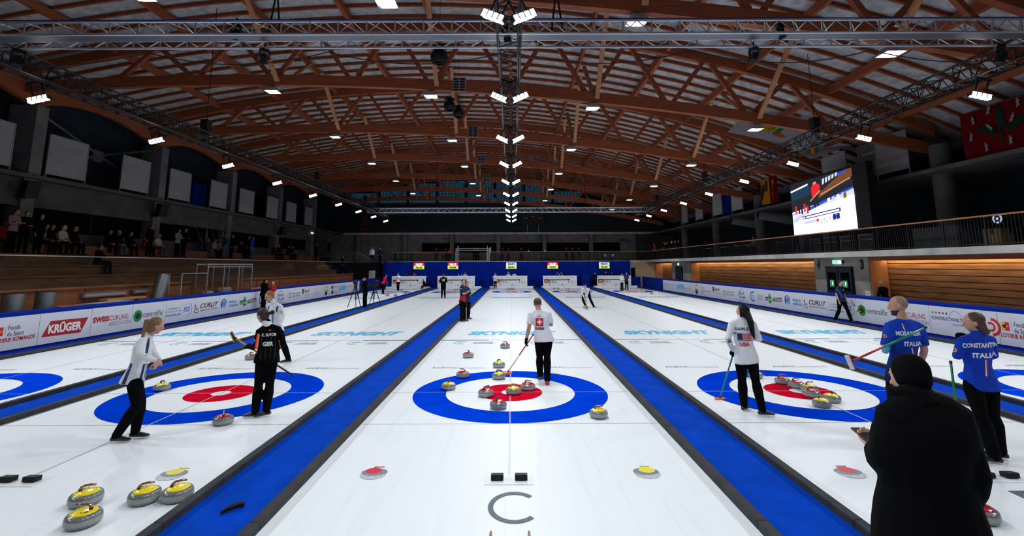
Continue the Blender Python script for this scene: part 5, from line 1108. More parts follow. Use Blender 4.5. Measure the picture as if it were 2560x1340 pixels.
        v.fuse('hair',min(vox,.012) if near else vox,hm,t,2)
    if cap:
        v=Vol(); 
        if cap[1]=='beanie': v.ell(hd-hf*.012*k+hu*.036*k,hx*.084*k,hf*.098*k,hu*.098*k,20,12); v.ell(hd-hf*.02*k-hu*.005*k,hx*.090*k,hf*.086*k,hu*.078*k,18,10)
        elif cap[1]=='hood': v.ell(hd-hf*.03*k+hu*.01*k,hx*.11*k,hf*.105*k,hu*.135*k,18,10)
        else: v.ell(hd-hf*.012*k+hu*.055*k,hx*.085*k,hf*.10*k,hu*.078*k,18,10); v.loft([(hd+hf*.06*k+hu*.065*k,hx*.06*k,hu*.008*k),(hd+hf*.16*k+hu*.055*k,hx*.045*k,hu*.006*k)],12)
        v.fuse('hat' if cap[1]!='hood' else 'hood',min(vox,.014),cap[0],t,2)
    if beard:
        v=Vol(); v.loft([(hd-hu*.052*k+hf*.028*k,hx*.061*k,hf*.067*k),(hd-hu*.085*k+hf*.036*k,hx*.048*k,hf*.054*k),(hd-hu*.125*k+hf*.047*k,hx*.026*k,hf*.032*k)],14); v.fuse('beard',.010,HM['dark'],t,2)
    if face and vox<.024:
        for q in (-1,1):
            m=MB(); m.lathe([(0,-.004*k),(.006*k,-.003*k),(.009*k,0),(.006*k,.003*k),(0,.004*k)],10,EYE); R=Matrix((hx*1.3,hf*.8,hu)).transposed(); c=hd+hx*q*.031*k+hf*.0845*k+hu*.006*k; m.v=[R@p+c-t.location for p in m.v]; m.build('eye',t,smooth=True)
        if not beard: m=MB(); m.lathe([(0,-.008*k),(.014*k,-.004*k),(.019*k,0),(.014*k,.004*k),(0,.007*k)],10,LIP); R=Matrix((hx*1.2,hf*.5,hu*.8)).transposed(); c=hd+hf*.086*k-hu*.062*k; m.v=[R@p+c-t.location for p in m.v]; m.build('mouth',t,smooth=True)
    return t
def topof(t):
    n=t['_top']; del t['_top']; return bpy.data.objects[n]
def decal(garment,items,name,origin,X,Y,off=.004):
    """print flat marks onto a garment: items=(kind,...) in metres on the plane origin+X*x+Y*y, pressed onto the cloth along -N"""
    X=Vector(X).normalized();Y=Vector(Y);Y=(Y-X*Y.dot(X)).normalized();N=X.cross(Y); base=garment.parent.location; O=Vector(origin)-base;
    me=garment.data; bt=BVHTree.FromPolygons([v.co for v in me.vertices],[p.vertices for p in me.polygons])
    m=MB()
    for it in items:
        if it[0]=='t':
            _,txt,x,y,h,mt=it[:6]; m.text(txt,(x,y,0),(1,0,0),(0,1,0),h,mt,width=it[6] if len(it)>6 else None,bold=it[7] if len(it)>7 else .03)
        elif it[0]=='q': m.add([(a,b,.0) for a,b in it[1]],[tuple(range(len(it[1])))],it[2])
        elif it[0]=='r': m.ring((it[1],it[2],.0),it[3],it[4],it[5],n=24)
    bm=bmesh.new(); me2=bpy.data.meshes.new('d'); me2.from_pydata(m.v,[],m.f); me2.polygons.foreach_set('material_index',m.m); bm.from_mesh(me2)
    bmesh.ops.triangulate(bm,faces=bm.faces[:])
    for _ in range(4):
        le=[e for e in bm.edges if e.calc_length()>.022]
        if not le: break
        bmesh.ops.subdivide_edges(bm,edges=le,cuts=1); bmesh.ops.triangulate(bm,faces=[f for f in bm.faces if len(f.verts)>3])
    lay={mt:i for i,mt in enumerate(m.mats)}
    dead=[]
    zoff={}
    for v in bm.verts:
        mi=max([f.material_index for f in v.link_faces] or [0]); p=O+X*v.co.x+Y*v.co.y
        h=bt.ray_cast(p+N*.6,-N,1.3)
        if h[0] is None: dead.append(v)
        else: v.co=h[0]+N*(off+.0012*mi)
    bmesh.ops.delete(bm,geom=dead,context='VERTS'); bm.to_mesh(me2); bm.free()
    for mt in m.mats: me2.materials.append(mt)
    o=bpy.data.objects.new(name,me2); COL.objects.link(o); o.parent=garment; return o
# ---- generic poses in a local frame: x right, y forward, z up, for height 1.75
def pose(kind,H=1.75,lean=0,step=0.0,turn=0,arms='down',seat=.45,head=0):
    s=H/1.75; J={}
    def P(x,y,z): return Vector((x,y,z))*s
    if kind=='stand':
        hz=.93; hy=0
        J['hiL']=P(-.085,0,hz);J['hiR']=P(.085,0,hz); J['knL']=P(-.10,.02+step*.5,.50);J['knR']=P(.10,.02-step*.3,.50)
        J['anL']=P(-.11,step,.085);J['anR']=P(.11,-step,.085); J['toL']=J['anL']+P(-.03,.2,0);J['toR']=J['anR']+P(.03,.2,0); top=Vector((0,math.sin(lean),math.cos(lean))); b=P(0,0,hz)
    if kind=='sit':
        hz=seat/s+.09; J['hiL']=P(-.09,0,hz);J['hiR']=P(.09,0,hz); J['knL']=P(-.12,.42,hz+.03);J['knR']=P(.12,.42,hz+.03)
        J['anL']=P(-.12,.47,.085);J['anR']=P(.12,.40,.085); J['toL']=J['anL']+P(-.03,.2,0);J['toR']=J['anR']+P(.03,.2,0); top=Vector((0,math.sin(lean),math.cos(lean))); b=P(0,0,hz)
    up=top; f=Vector((0,math.cos(lean),-math.sin(lean)))
    q=lambda x,y,z: b+Vector((x*s,0,0))+f*(y*s)+up*(z*s)
    J['shL']=q(-.185,0,.50);J['shR']=q(.185,0,.50);J['nk']=q(0,.01,.565); J['hd']=J['nk']+Vector((head*.02,.03+.06*math.sin(lean)+.02,.135))*s
    if arms=='down':
        for a,k in ((-1,'L'),(1,'R')): J['el'+k]=q(a*.235,-.02,.23);J['wr'+k]=q(a*.235,.06,-.02)
    elif arms=='crossed':
        J['elL']=q(-.24,.08,.24);J['elR']=q(.24,.08,.24);J['wrL']=q(.08,.20,.30);J['wrR']=q(-.08,.22,.27)
    elif arms=='front':
        J['elL']=q(-.22,.06,.22);J['elR']=q(.22,.06,.22);J['wrL']=q(-.05,.26,.20);J['wrR']=q(.05,.27,.20)
    elif arms=='lap':
        J['elL']=q(-.23,.10,.22);J['elR']=q(.23,.10,.22);J['wrL']=q(-.07,.32,.14);J['wrR']=q(.07,.34,.13)
    elif arms=='chin':
        J['elL']=q(-.20,.12,.25);J['elR']=q(.20,.13,.24);J['wrL']=q(.06,.20,.28);J['wrR']=q(.03,.17,.49)
    elif arms=='phone':
        J['elL']=q(-.21,.12,.26);J['elR']=q(.21,.12,.26);J['wrL']=q(-.05,.34,.36);J['wrR']=q(.05,.34,.36)
    elif arms=='back':
        J['elL']=q(-.25,-.10,.24);J['elR']=q(.25,-.10,.24);J['wrL']=q(-.06,-.17,.06);J['wrR']=q(.06,-.17,.06)
    J['fwd']=f; J['face']=Vector((0,1,0))
    return J
DIRS={'fwd','face','handL','handR','palmL','palmR','thumbL','thumbR'}
def put(J,p,ang,headturn=0,fnod=0):
    R=Matrix.Rotation(ang,3,'Z'); p=Vector(p); o={}
    for k,v in J.items(): o[k]=(R@v) if k in DIRS else (R@v+p)
    o['face']=Matrix.Rotation(ang+headturn,3,'Z')@Vector((0,1,-fnod)); return o
def pj(d):
    J={}
    for k,v in d.items():
        if k in DIRS: J[k]=Vector(v)
        elif v[2]=='g': J[k]=G(v[0],v[1],.088)
        else: J[k]=PY(*v)
    return J
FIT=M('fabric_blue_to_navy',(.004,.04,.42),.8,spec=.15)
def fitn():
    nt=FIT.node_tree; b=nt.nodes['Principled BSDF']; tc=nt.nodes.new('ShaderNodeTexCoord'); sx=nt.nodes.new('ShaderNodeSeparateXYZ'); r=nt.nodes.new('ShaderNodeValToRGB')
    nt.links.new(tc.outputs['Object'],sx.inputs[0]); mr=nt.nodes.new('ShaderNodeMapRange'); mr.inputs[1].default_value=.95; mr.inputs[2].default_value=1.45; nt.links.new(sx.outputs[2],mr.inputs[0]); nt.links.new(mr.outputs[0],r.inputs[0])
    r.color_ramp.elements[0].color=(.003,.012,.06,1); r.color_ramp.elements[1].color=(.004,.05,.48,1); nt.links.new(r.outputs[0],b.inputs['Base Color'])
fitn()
def off(J,a,dx,dy,dz): return J[a]+Vector((dx,dy,dz))
PR_W=M('print_shirt_white',(.72,.74,.77),.6); PR_R=M('print_shirt_red',(.62,.01,.03),.6); PR_N=M('print_shirt_navy',(.01,.02,.10),.6); PR_K=M('print_shirt_black',(.01,.01,.012),.6); PR_O=M('print_shirt_orange',(.75,.22,.02),.6); PR_G=M('print_shirt_green',(.01,.28,.09),.6)
def eye_frame(P):   # print directions as seen from the camera side
    n=(CAM-P); n.z*=.3; n.normalized(); up=Vector((0,0,1)); X=up.cross(n).normalized(); return X,up
def broomv(a,b,label,sh,sh2,hc,pad,hx=(1,0,0),hn=(0,0,1)): return broom(None,b,a,label,sh,sh2,hc,pad,hn=(hx,hn))
B_K=M('broom_black',(.012,.012,.014),.3,spec=.5); B_W=M('broom_white',(.6,.6,.62),.3,spec=.5); B_R=M('broom_red',(.5,.01,.02),.3,spec=.5); B_T=M('broom_teal',(.0,.27,.25),.3,spec=.5); B_GN=M('broom_green',(.0,.25,.07),.3,spec=.5); B_O=M('broom_orange',(.85,.22,.02),.5); B_Y=M('broom_yellow',(.85,.42,.03),.5)
# ---- woman in white on the left sheet
J=pj({'hiR':(337,949,-2.58),'hiL':(334,944,-2.40),'shR':(354,858,-2.66),'shL':(368,848,-2.30),'nk':(371,840,-2.48),'hd':(390,814,-2.46),
 'knR':(341,1014,-2.62),'anR':(291,1089,'g'),'knL':(352,1004,-2.44),'anL':(338,1079,'g'),'elR':(350,888,-2.86),'wrR':(391,903,-2.76),'elL':(384,884,-2.2),'wrL':(397,900,-2.45),'pony':(352,868,-2.6),
 'face':(.7,.75,-.2),'handR':(0,-.1,-1),'palmR':(-.6,0,.1),'thumbR':(.6,-.4,0)})
J['toR']=off(J,'anR',.2,.02,0); J['toL']=off(J,'anL',.2,.03,0)
t=person('woman in white jacket and black trousers leaning forward, long ponytail, on the left sheet',J,FWH,FBK,'light',1.70,.0125,style='pony',curl=1.0)
g=topof(t); c=(J['shR']+J['hiR'])/2; X,U=eye_frame(c); U=(J['shR']-J['hiR']).normalized()
decal(g,[('t','AND',-.16,-.10,.05,PR_N,.12),('q',[(.02,-.33),(.055,-.33),(.085,-.06),(.06,-.06)],PR_N),('q',[(.08,-.33),(.087,-.33),(.105,-.08),(.098,-.08)],PR_N),('q',[(.10,-.31),(.107,-.31),(.12,-.1),(.113,-.1)],PR_N),('q',[(-.17,-.33),(-.13,-.33),(-.06,-.05),(-.085,-.05)],PR_N),('q',[(.07,.20),(.11,.21),(.10,.30),(.07,.28)],PR_N)],'jacket_print',c,X,U)
m=MB(); p=J['wrR']-t.location; m.tube([p+Vector((-.03,-.03,-.05)),p+Vector((-.10,.02,-.04))],.012,8,B_K); m.box(p+Vector((-.03,-.045,-.03)),(.05,.02,.035),B_K); m.build('wrist_strap',t)
# ---- woman in black GER jacket
J=pj({'hiL':(656,897,-1.42),'hiR':(679,896,-1.36),'shL':(649,829,-1.44),'shR':(695,824,-1.36),'nk':(667,806,-1.36),'hd':(656,789,-1.36),'knL':(646,966,-1.44),'knR':(674,964,-1.36),'anL':(638,1029,'g'),'anR':(666,1026,'g'),
 'elL':(640,868,-1.58),'wrL':(622,867,-1.40),'elR':(707,856,-1.34),'wrR':(694,872,-1.20),'pony':(681,781,-1.40),'face':(-.95,.38,-.3),'handL':(-.7,.5,.1),'palmL':(.3,.5,-.5),'thumbL':(0,.3,1),'handR':(-.2,.3,-1)})
J['toL']=off(J,'anL',-.2,-.02,0); J['toR']=off(J,'anR',-.12,-.10,0)
t=person('woman in black team jacket with white GER lettering, hair bun, holding a broom',J,FBK,FBK,'dark',1.70,.0125,style='bun',hands='glove',curl=1.2)
g=topof(t); c=(J['shL']+J['shR'])/2-Vector((0,0,.13)); X,U=eye_frame(c)
decal(g,[('t','K. SUTOR',.01,.075,.042,PR_W,.215,.04),('t','GER',.0,-.07,.062,PR_W,.16,.05)]+[('q',[(x,-.30),(x+.003,-.30),(x+.003,.10),(x,.10)],M('jacket_stitch',(.12,.12,.12),.7)) for x in (-.10,-.03,.04,.11)]+
 [('q',[(-.20,-.20),(-.165,-.22),(-.145,.10),(-.17,.10)],PR_R),('q',[(-.175,-.20),(-.148,-.22),(-.128,.08),(-.15,.10)],PR_O),('q',[(.15,-.02),(.165,-.02),(.20,-.16),(.185,-.16)],PR_O),('q',[(.0,.135),(.035,.135),(.035,.155),(.0,.155)],PR_R),('r',-.215,.0,.022,.015,PR_W)],'jacket_print',c,X,U)
v=Vol(); n0=lerp((J['shL']+J['shR'])/2,J['nk'],.55); v.limb([n0,J['nk']+Vector((-.01,0,.0))],[.078,.068],16); v.fuse('collar',.010,FWH,t,2)
h=J['wrL']+Vector((-.04,.05,.0)); a=PY(584,842,-1.38); b=PY(736,941,-1.10)
broomv(a,b,'black and yellow broom held behind her back by the woman in the black jacket',B_K,B_Y,B_K,B_Y,hx=(.4,.2,-1),hn=(.9,.2,.3))
# ---- man in white behind her
J=pj({'hiL':(696,823,2.88),'hiR':(687,822,3.06),'shL':(701,767,2.84),'shR':(673,763,3.12),'nk':(681,753,2.97),'hd':(673,741,2.93),'knL':(709,861,2.98),'anL':(721,897,'g'),'knR':(678,862,3.0),'anR':(668,896,'g'),
 'elL':(708,790,2.86),'wrL':(699,815,2.70),'elR':(667,788,3.1),'wrR':(664,812,2.9),'face':(-.75,-.75,-.3)})
J['toL']=off(J,'anL',-.2,-.08,0); J['toR']=off(J,'anR',-.2,-.05,0)
t=person('man with short ginger hair in white jacket walking behind the woman in black',J,FWH,FBK,'ginger',1.82,.014,style='short')
g=topof(t); c=(J['shL']+J['shR'])/2-Vector((0,0,.12)); X,U=eye_frame(c)
decal(g,[('q',[(-.04,-.30),(-.02,-.30),(-.035,-.02),(-.05,-.02)],PR_N),('q',[(-.01,-.30),(.0,-.30),(-.012,-.02),(-.02,-.02)],PR_N),('q',[(.04,.12),(.09,.14),(.06,-.02),(.03,0)],PR_N),('r',.16,-.02,.028,.014,PR_O),('q',[(-.15,.10),(-.12,.12),(-.13,.02),(-.15,.02)],PR_N)],'jacket_print',c,X,U)
# ---- man in white SUISSE shirt
J=pj({'hiL':(1348,846,.80),'hiR':(1370,845,.80),'shL':(1327,785,.82),'shR':(1371,784,.82),'nk':(1346,773,.83),'hd':(1344,760,.86),'knL':(1349,892,.83),'knR':(1368,890,.78),'anL':(1350,938,'g'),'anR':(1368,950,'g'),
 'elL':(1323,817,.78),'wrL':(1316,849,.90),'elR':(1378,813,.84),'wrR':(1370,800,1.08),'face':(-.1,1,-.1),'handL':(-.1,.15,-1),'palmL':(.6,.3,0),'handR':(-.5,.3,.3)})
J['toL']=off(J,'anL',-.04,.2,0); J['toR']=off(J,'anR',.01,.2,-.02)
t=person('man in white SUISSE shirt and black trousers walking away over the middle rings',J,FWH,FBK,'brown',1.83,.0125,sleeve='short',hands='glove',style='nocollar')
g=topof(t); c=(J['shL']+J['shR'])/2-Vector((0,0,.16)); X,U=eye_frame(c); U=U+X*-.12
K='q'; decal(g,[('t','HÖSLI',-.01,.12,.03,PR_K,.095,.0),(K,[(-.085,-.08),(.075,-.08),(.075,.085),(-.085,.085)],PR_R),(K,[(-.055,-.015),(.045,-.015),(.045,.02),(-.055,.02)],PR_W),(K,[(-.022,-.05),(.012,-.05),(.012,.055),(-.022,.055)],PR_W),('t','SUISSE',-.005,-.13,.045,PR_K,.19,.045)],'shirt_print',c,X,U)
m=MB(); m.box(J['anR']-t.location+Vector((0,-.072,-.040)),(.062,.012,.062),RED); m.box(J['anR']-t.location+Vector((0,.03,-.076)),(.07,.2,.01),RED); m.build('red_sole',t)
broomv(PY(1269,931,.95),PY(1334,835,.88),'red and white broom with orange head held by the man in the SUISSE shirt',B_R,B_W,B_O,B_O,hx=(1,.2,0),hn=(.3,-.3,1))
# ---- woman in white USA jacket
J=pj({'hiL':(1852,897,-1.40),'hiR':(1878,894,-1.40),'shL':(1829,812,-1.40),'shR':(1882,810,-1.40),'nk':(1853,795,-1.38),'hd':(1856,778,-1.37),'knL':(1855,951,-1.40),'knR':(1889,952,-1.40),'anL':(1860,1013,'g'),'anR':(1906,1025,'g'),
 'elL':(1820,847,-1.46),'wrL':(1832,876,-1.30),'elR':(1899,850,-1.42),'wrR':(1884,838,-1.18),'pony':(1886,846,-1.55),'face':(-.55,.85,-.2),'handL':(.1,.2,-1),'palmL':(.5,.4,0)})
J['toL']=off(J,'anL',.14,.13,0); J['toR']=off(J,'anR',.2,-.02,0)
t=person('woman with long black hair in white USA jacket leaning on a teal broom',J,FWH,FBK,'black',1.70,.0125,style='long',hands='glove',curl=1.0,shoes=SHOEB)
g=topof(t); c=(J['shL']+J['shR'])/2-Vector((0,0,.15)); X,U=eye_frame(c)
it=[('t','KAWLZ',-.01,.09,.045,PR_N,.20,.03),('t','USA',.02,-.155,.055,PR_R,.15,.045),(K,[(-.085,-.085),(-.01,-.085),(-.01,.02),(-.085,.02)],PR_N)]
for i in range(7): 
    y0=-.10+.018*i; it.append((K,[(-.085 if i<1 else -.01 if i>0 else 0,y0),(.14,y0),(.14,y0+.009),(-.01 if i>0 else -.085,y0+.009)],PR_R))
it+=[(K,[(-.23,-.10),(-.14,-.06),(-.14,-.04),(-.23,-.08)],PR_R),(K,[(-.23,-.14),(-.14,-.10),(-.14,-.07),(-.23,-.11)],PR_N),(K,[(-.14,.0),(-.09,.02),(-.09,.035),(-.14,.015)],PR_N)]
decal(g,it,'jacket_print',c,X,U)
m=MB(); m.box(J['hd']-t.location+Vector((.03,-.085,.055)),(.05,.02,.03),PWH); m.build('hair_clip',t)
broomv(G(1800,996,.02),PY(1838,868,-1.18),'teal broom with orange head planted on the ice by the woman in the USA jacket',B_T,B_T,B_O,B_O,hx=(1,0,0),hn=(0,0,1))
# ---- man in blue ITALIA shirt
J=pj({'hiL':(2238,938,-2.65),'hiR':(2278,938,-2.65),'shL':(2225,815,-2.65),'shR':(2298,817,-2.62),'nk':(2254,793,-2.63),'hd':(2245,764,-2.62),'elL':(2213,878,-2.72),'wrL':(2228,848,-2.45),'elR':(2311,876,-2.65),'wrR':(2300,912,-2.50),'face':(-.85,.55,-.2)})
for s_,dx in (('L',-.04),('R',.06)):
    J['kn'+s_]=J['hi'+s_]+Vector((dx,.03,-.44)); J['an'+s_]=Vector((J['hi'+s_].x+dx*1.6,J['hi'+s_].y,.088)); J['to'+s_]=J['an'+s_]+Vector((-.08,.18,0))
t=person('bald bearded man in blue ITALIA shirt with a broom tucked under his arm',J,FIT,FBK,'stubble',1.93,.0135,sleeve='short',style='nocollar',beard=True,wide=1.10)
g=topof(t); c=(J['shL']+J['shR'])/2-Vector((0,0,.14)); X,U=eye_frame(c)
decal(g,[('t','MOSANER',.03,.06,.055,PR_W,.27,.045),('t','ITALIA',.07,-.08,.055,PR_W,.19,.045),(K,[(-.01,.10),(.0,.10),(-.02,.19),(-.03,.19)],PR_W),(K,[(.0,.10),(.008,.10),(-.012,.19),(-.02,.19)],PR_R),(K,[(.06,-.34),(.068,-.34),(.055,-.13),(.045,-.13)],PR_W),(K,[(.072,-.34),(.078,-.34),(.065,-.13),(.056,-.13)],PR_R),('r',-.225,.02,.022,.010,PR_O)],'shirt_print',c,X,U)
v=Vol(); a=lerp(J['shL'],J['elL'],.72); b=lerp(J['shL'],J['elL'],.97); v.limb([a,b],[.051,.0475],10); tp=v.fuse('arm_tape',.010,M('blue_tape',(.02,.35,.62),.6),t,2)
broomv(PY(2124,906,-2.98),PY(2316,818,-3.02),'red white and green broom tucked across the back of the bald man',B_GN,B_R,B_W,B_R,hx=(.35,0,-1),hn=(-.9,-.3,-.3))
# ---- woman in blue ITALIA jacket
J=pj({'hiL':(2430,958,-3.40),'hiR':(2470,957,-3.32),'shL':(2406,854,-3.42),'shR':(2475,850,-3.34),'nk':(2444,832,-3.36),'hd':(2434,806,-3.36),'knL':(2452,1040,-3.44),'knR':(2482,1038,-3.30),'anL':(2486,1139,'g'),'anR':(2500,1128,'g'),
 'elL':(2392,893,-3.44),'wrL':(2406,855,-3.24),'elR':(2484,889,-3.30),'wrR':(2448,893,-3.05),'pony':(2464,829,-3.42),'face':(-.85,.6,-.1),'handL':(.0,.1,1),'palmL':(.6,.3,0),'thumbL':(.5,.5,0)})
J['toL']=off(J,'anL',-.18,.09,0); J['toR']=off(J,'anR',-.16,.12,0)
t=person('woman in blue ITALIA jacket with brown hair bun and black glove raised to her chin',J,FBL,FBK,'brown',1.76,.0125,style='bun',hands='glove',curl=1.2,fitleg=1.15,wide=1.12)
g=topof(t); c=(J['shL']+J['shR'])/2-Vector((0,0,.10)); X,U=eye_frame(c)
decal(g,[('t','CONSTANTIN',.03,.06,.05,PR_W,.32,.04),('t','ITALIA',.06,-.06,.055,PR_W,.22,.045),(K,[(.04,-.30),(.05,-.30),(.065,-.11),(.055,-.11)],PR_W),(K,[(.052,-.30),(.062,-.30),(.077,-.11),(.067,-.11)],PR_R),('r',-.21,.0,.026,.010,PR_O)],'jacket_print',c,X,U)
broomv(Vector((J['hiL'].x+.08,-3.05,.03)),Vector((J['hiL'].x+.02,-3.12,1.15)),'green broom standing in front of the woman in the blue ITALIA jacket',B_GN,B_GN,B_W,B_R)
# ---- person in black coat in the foreground
Y8=-6.86
J=pj({'hiL':(2272,1322,Y8),'hiR':(2368,1322,Y8),'shL':(2244,1048,Y8),'shR':(2374,1042,Y8-.02),'nk':(2282,985,Y8+.02),'hd':(2274,944,Y8+.06),'elL':(2220,1158,Y8+.02),'wrL':(2198,1126,Y8+.14),'elR':(2424,1190,Y8-.05),'wrR':(2402,1262,Y8+.10),'face':(-.30,.95,-.40),'handL':(.02,.95,.22),'palmL':(.1,.2,1),'thumbL':(.3,.9,.1)})
for s_,dx in (('L',.02),('R',-.02)):
    J['kn'+s_]=J['hi'+s_]+Vector((dx,.04,-.42)); J['an'+s_]=Vector((J['hi'+s_].x+dx,Y8,.10)); J['to'+s_]=J['an'+s_]+Vector((0,.2,0))
t=person('person in black padded coat and black beanie seen from behind, holding a phone',J,FBK,FBK,'dark',1.86,.0135,puffy=.045,hem=.12,cap=(FBK,'beanie'),hs=.91,curl=.55,wide=1.08)
g=topof(t)
v=Vol(); v.limb([lerp((J['shL']+J['shR'])/2,J['nk'],.3),J['nk']+Vector((0,.02,-.01)),J['nk']+Vector((0,.025,.03))],[.115,.102,.104],18,caps=False); v.fuse('collar',.0125,FBK,t,2)
p=J['wrL']+J['handL'].normalized()*.10+Vector((.0,.0,.024)); q=J['handL'].normalized(); R=Matrix((q.cross(Vector((0,0,1))).normalized(),q,q.cross(Vector((0,0,1))).normalized().cross(q)*-1)).transposed()
m=MB(); R=Matrix((q,Vector((0,0,1)).cross(q).normalized(),q.cross(Vector((0,0,1)).cross(q)).normalized())).transposed(); m.box(p,(.145,.072,.010),B_K,R); m.box(p+R@Vector((.055,0,-.0055)),(.03,.05,.002),ALU,R); o=m.build('mobile_phone',label='black mobile phone held by the person in the black coat',cat='phone'); bevel(o,.004,2)
# ---- pair standing on the left carpet edge
J=pj({'hiR':(1154,752,11.68),'hiL':(1160,751,11.92),'shR':(1152,720,11.60),'shL':(1161,719,11.98),'nk':(1156,713,11.76),'hd':(1158,706,11.72),'knR':(1154,778,11.66),'knL':(1160,777,11.90),'anR':(1154,799,'g'),'anL':(1161,798,'g'),'elR':(1159,736,11.48),'wrR':(1167,731,11.62),'elL':(1166,733,11.95),'wrL':(1164,733,11.7),'face':(.5,-1,-.1)})
J['toL']=off(J,'anL',.2,-.02,0); J['toR']=off(J,'anR',.19,-.06,0)
t=person('dark haired man in navy and red short sleeved shirt standing with folded arms',J,FNV,FBK,'dark',1.82,.016,sleeve='short'); g=topof(t)
c=(J['hiR']+J['hiL'])/2+Vector((0,0,.16)); X,U=eye_frame(c); decal(g,[(K,[(-.22,-.18),(.24,-.18),(.24,.04),(.05,.08),(-.04,.05),(-.12,.02),(-.22,-.06)],FRD)],'red_panel',c,X,U); decal(g,[(K,[(-.02,.0),(.05,.03),(.0,.06)],PR_W)],'chest_mark',J['shR']-Vector((0,0,.05)),X,U)
J2=pj({'hiR':(1166,752,12.1),'hiL':(1172,751,12.3),'shR':(1164,723,12.0),'shL':(1172,722,12.35),'nk':(1167,717,12.2),'hd':(1167,710,12.15),'knR':(1166,777,12.1),'knL':(1172,776,12.3),'anR':(1167,794,'g'),'anL':(1171,793,'g'),'elR':(1168,733,11.95),'wrR':(1176,731,12.0),'elL':(1175,733,12.3),'wrL':(1178,732,12.1),'face':(.6,-1,0)})
J2['toL']=off(J2,'anL',.2,-.03,0); J2['toR']=off(J2,'anR',.19,-.05,0)
t=person('woman in navy shirt standing close behind the man with folded arms',J2,FNV,FBK,'dark',1.72,.018,style='pony',sleeve='long',curl=1); topof(t)
broomv(G(1166,800,.02),PY(1165,728,11.5),'dark broom held upright by the man in the navy and red shirt',B_K,B_W,B_K,B_W); broomv(G(1169,790,.02),PY(1177,728,12.05),'thin blue and white broom held by the woman in the navy shirt',B_W,M('broom_blue',(.03,.12,.5),.3),B_K,B_W)
# ---- sweeper
J=pj({'hiR':(1459,731,18.35),'hiL':(1471,731,18.35),'shR':(1455,723,17.85),'shL':(1472,722,17.85),'nk':(1463,722,17.70),'hd':(1463,717,17.62),'knR':(1457,748,18.1),'anR':(1463,763,'g'),'knL':(1476,749,18.2),'anL':(1484,765,'g'),'elR':(1456,735,17.7),'wrR':(1463,748,17.6),'elL':(1468,737,17.65),'wrL':(1464,741,17.62),'face':(0,-1,-1.2)})
J['toR']=off(J,'anR',.04,-.2,0); J['toL']=off(J,'anL',.1,-.17,0); J['fwd']=Vector((0,-.3,-1))
t=person('curler in white jacket bending low and sweeping in front of a moving stone',J,FWH,FBK,'dark',1.75,.018); topof(t)
broomv(G(1468,773,.02),PY(1461,735,17.65),'dark broom pressed on the ice by the bending sweeper',B_K,B_K,B_K,B_W)
# ---- generic helper for people further away
def gp2(label,u,v,z,X=None,Y=None,ang=0,H=1.75,kind='stand',top=FBK,pants=FBK,hair='dark',arms='down',lean=0,step=0,vox=.028,turn=0,p=None,seat=.45,**k):
    if p is None:
        if X is not None: q=on(u,v,0,X); p=Vector((X,q.y,z))
        elif Y is not None: q=PY(u,v,Y); p=Vector((q.x,Y,z))
        else: p=G(u,v,z)
    sl=k.pop('sleeve','long'); J=put(pose(kind,H,lean,step,0,arms,seat),p,ang,turn,k.pop('nod',.1))
    t=person(label,J,top,pants,hair,H,vox,loc=Vector(p),sleeve=sl,**k); topof(t); return t,J
R90=-PI/2
gp2('player in dark navy polo with bright blue stripe walking beside the right sponsor board',2108,800,0.013,X=13.78,ang=.35+PI,H=1.70,top=FNV,hair='black',arms='down',step=.28,vox=.016,sleeve='short',turn=-.2)
t,J=None,None
p=Vector((13.78,on(2108,800,0,13.78).y,0)); t0=[o for o in COL.objects if o.name.startswith('person') and o.type=='EMPTY'][-1]; sh=[c for c in t0.children if c.name.startswith('shirt')][0]
SB2=M('print_shirt_blue',(.01,.10,.55),.6); decal(sh,[(K,[(-.14,.22),(-.09,.24),(.0,.08),(.05,-.02),(.07,-.16),(.03,-.16),(.0,-.04),(-.05,.06)],SB2),(K,[(.08,.16),(.15,.16),(.15,.19),(.08,.19)],GOLD)],'shirt_print',p+Vector((0,0,1.15)),*eye_frame(p+Vector((0,0,1.1))))
broomv(PY(2146,778,9.75),PY(2129,753,9.95),'broom with orange head carried low by the player beside the right board',B_K,B_W,B_O,B_O,hx=(1,0,0))
# seated official by the timber wall
gp2('grey haired person in black jacket sitting on the bench right of the double doors',2215,745,0,X=16.35,ang=PI/2,H=1.82,kind='sit',hair='grey',vox=.018,lean=.15,arms='lap',seat=.72,turn=.3)
m=MB(); m.box((16.35,11.55,.66),(.35,.4,.32),FBK); o=m.build('black_bag',label='black bag on the bench beside the seated person in black',cat='bag'); bevel(o,.08,3)
# staff by the left board
gp2('woman in long black coat with dark hair standing at the left board',657,768,0.013,X=-13.72,ang=-.5,H=1.68,hair='black',style='long',vox=.02,arms='front',puffy=.03,hem=.12,turn=-.4)
gp2('blond player in red jacket standing at the left board beside the woman in black',677,768,0.013,X=-13.72,ang=-.3,H=1.52,hair='blond',top=FRD,vox=.02,arms='front')
broomv(PY(658,712,17.6)+Vector((0,0,-1.2)),PY(660,716,17.6),'white and red broom standing between the two people at the left board',B_W,B_R,B_W,B_R)
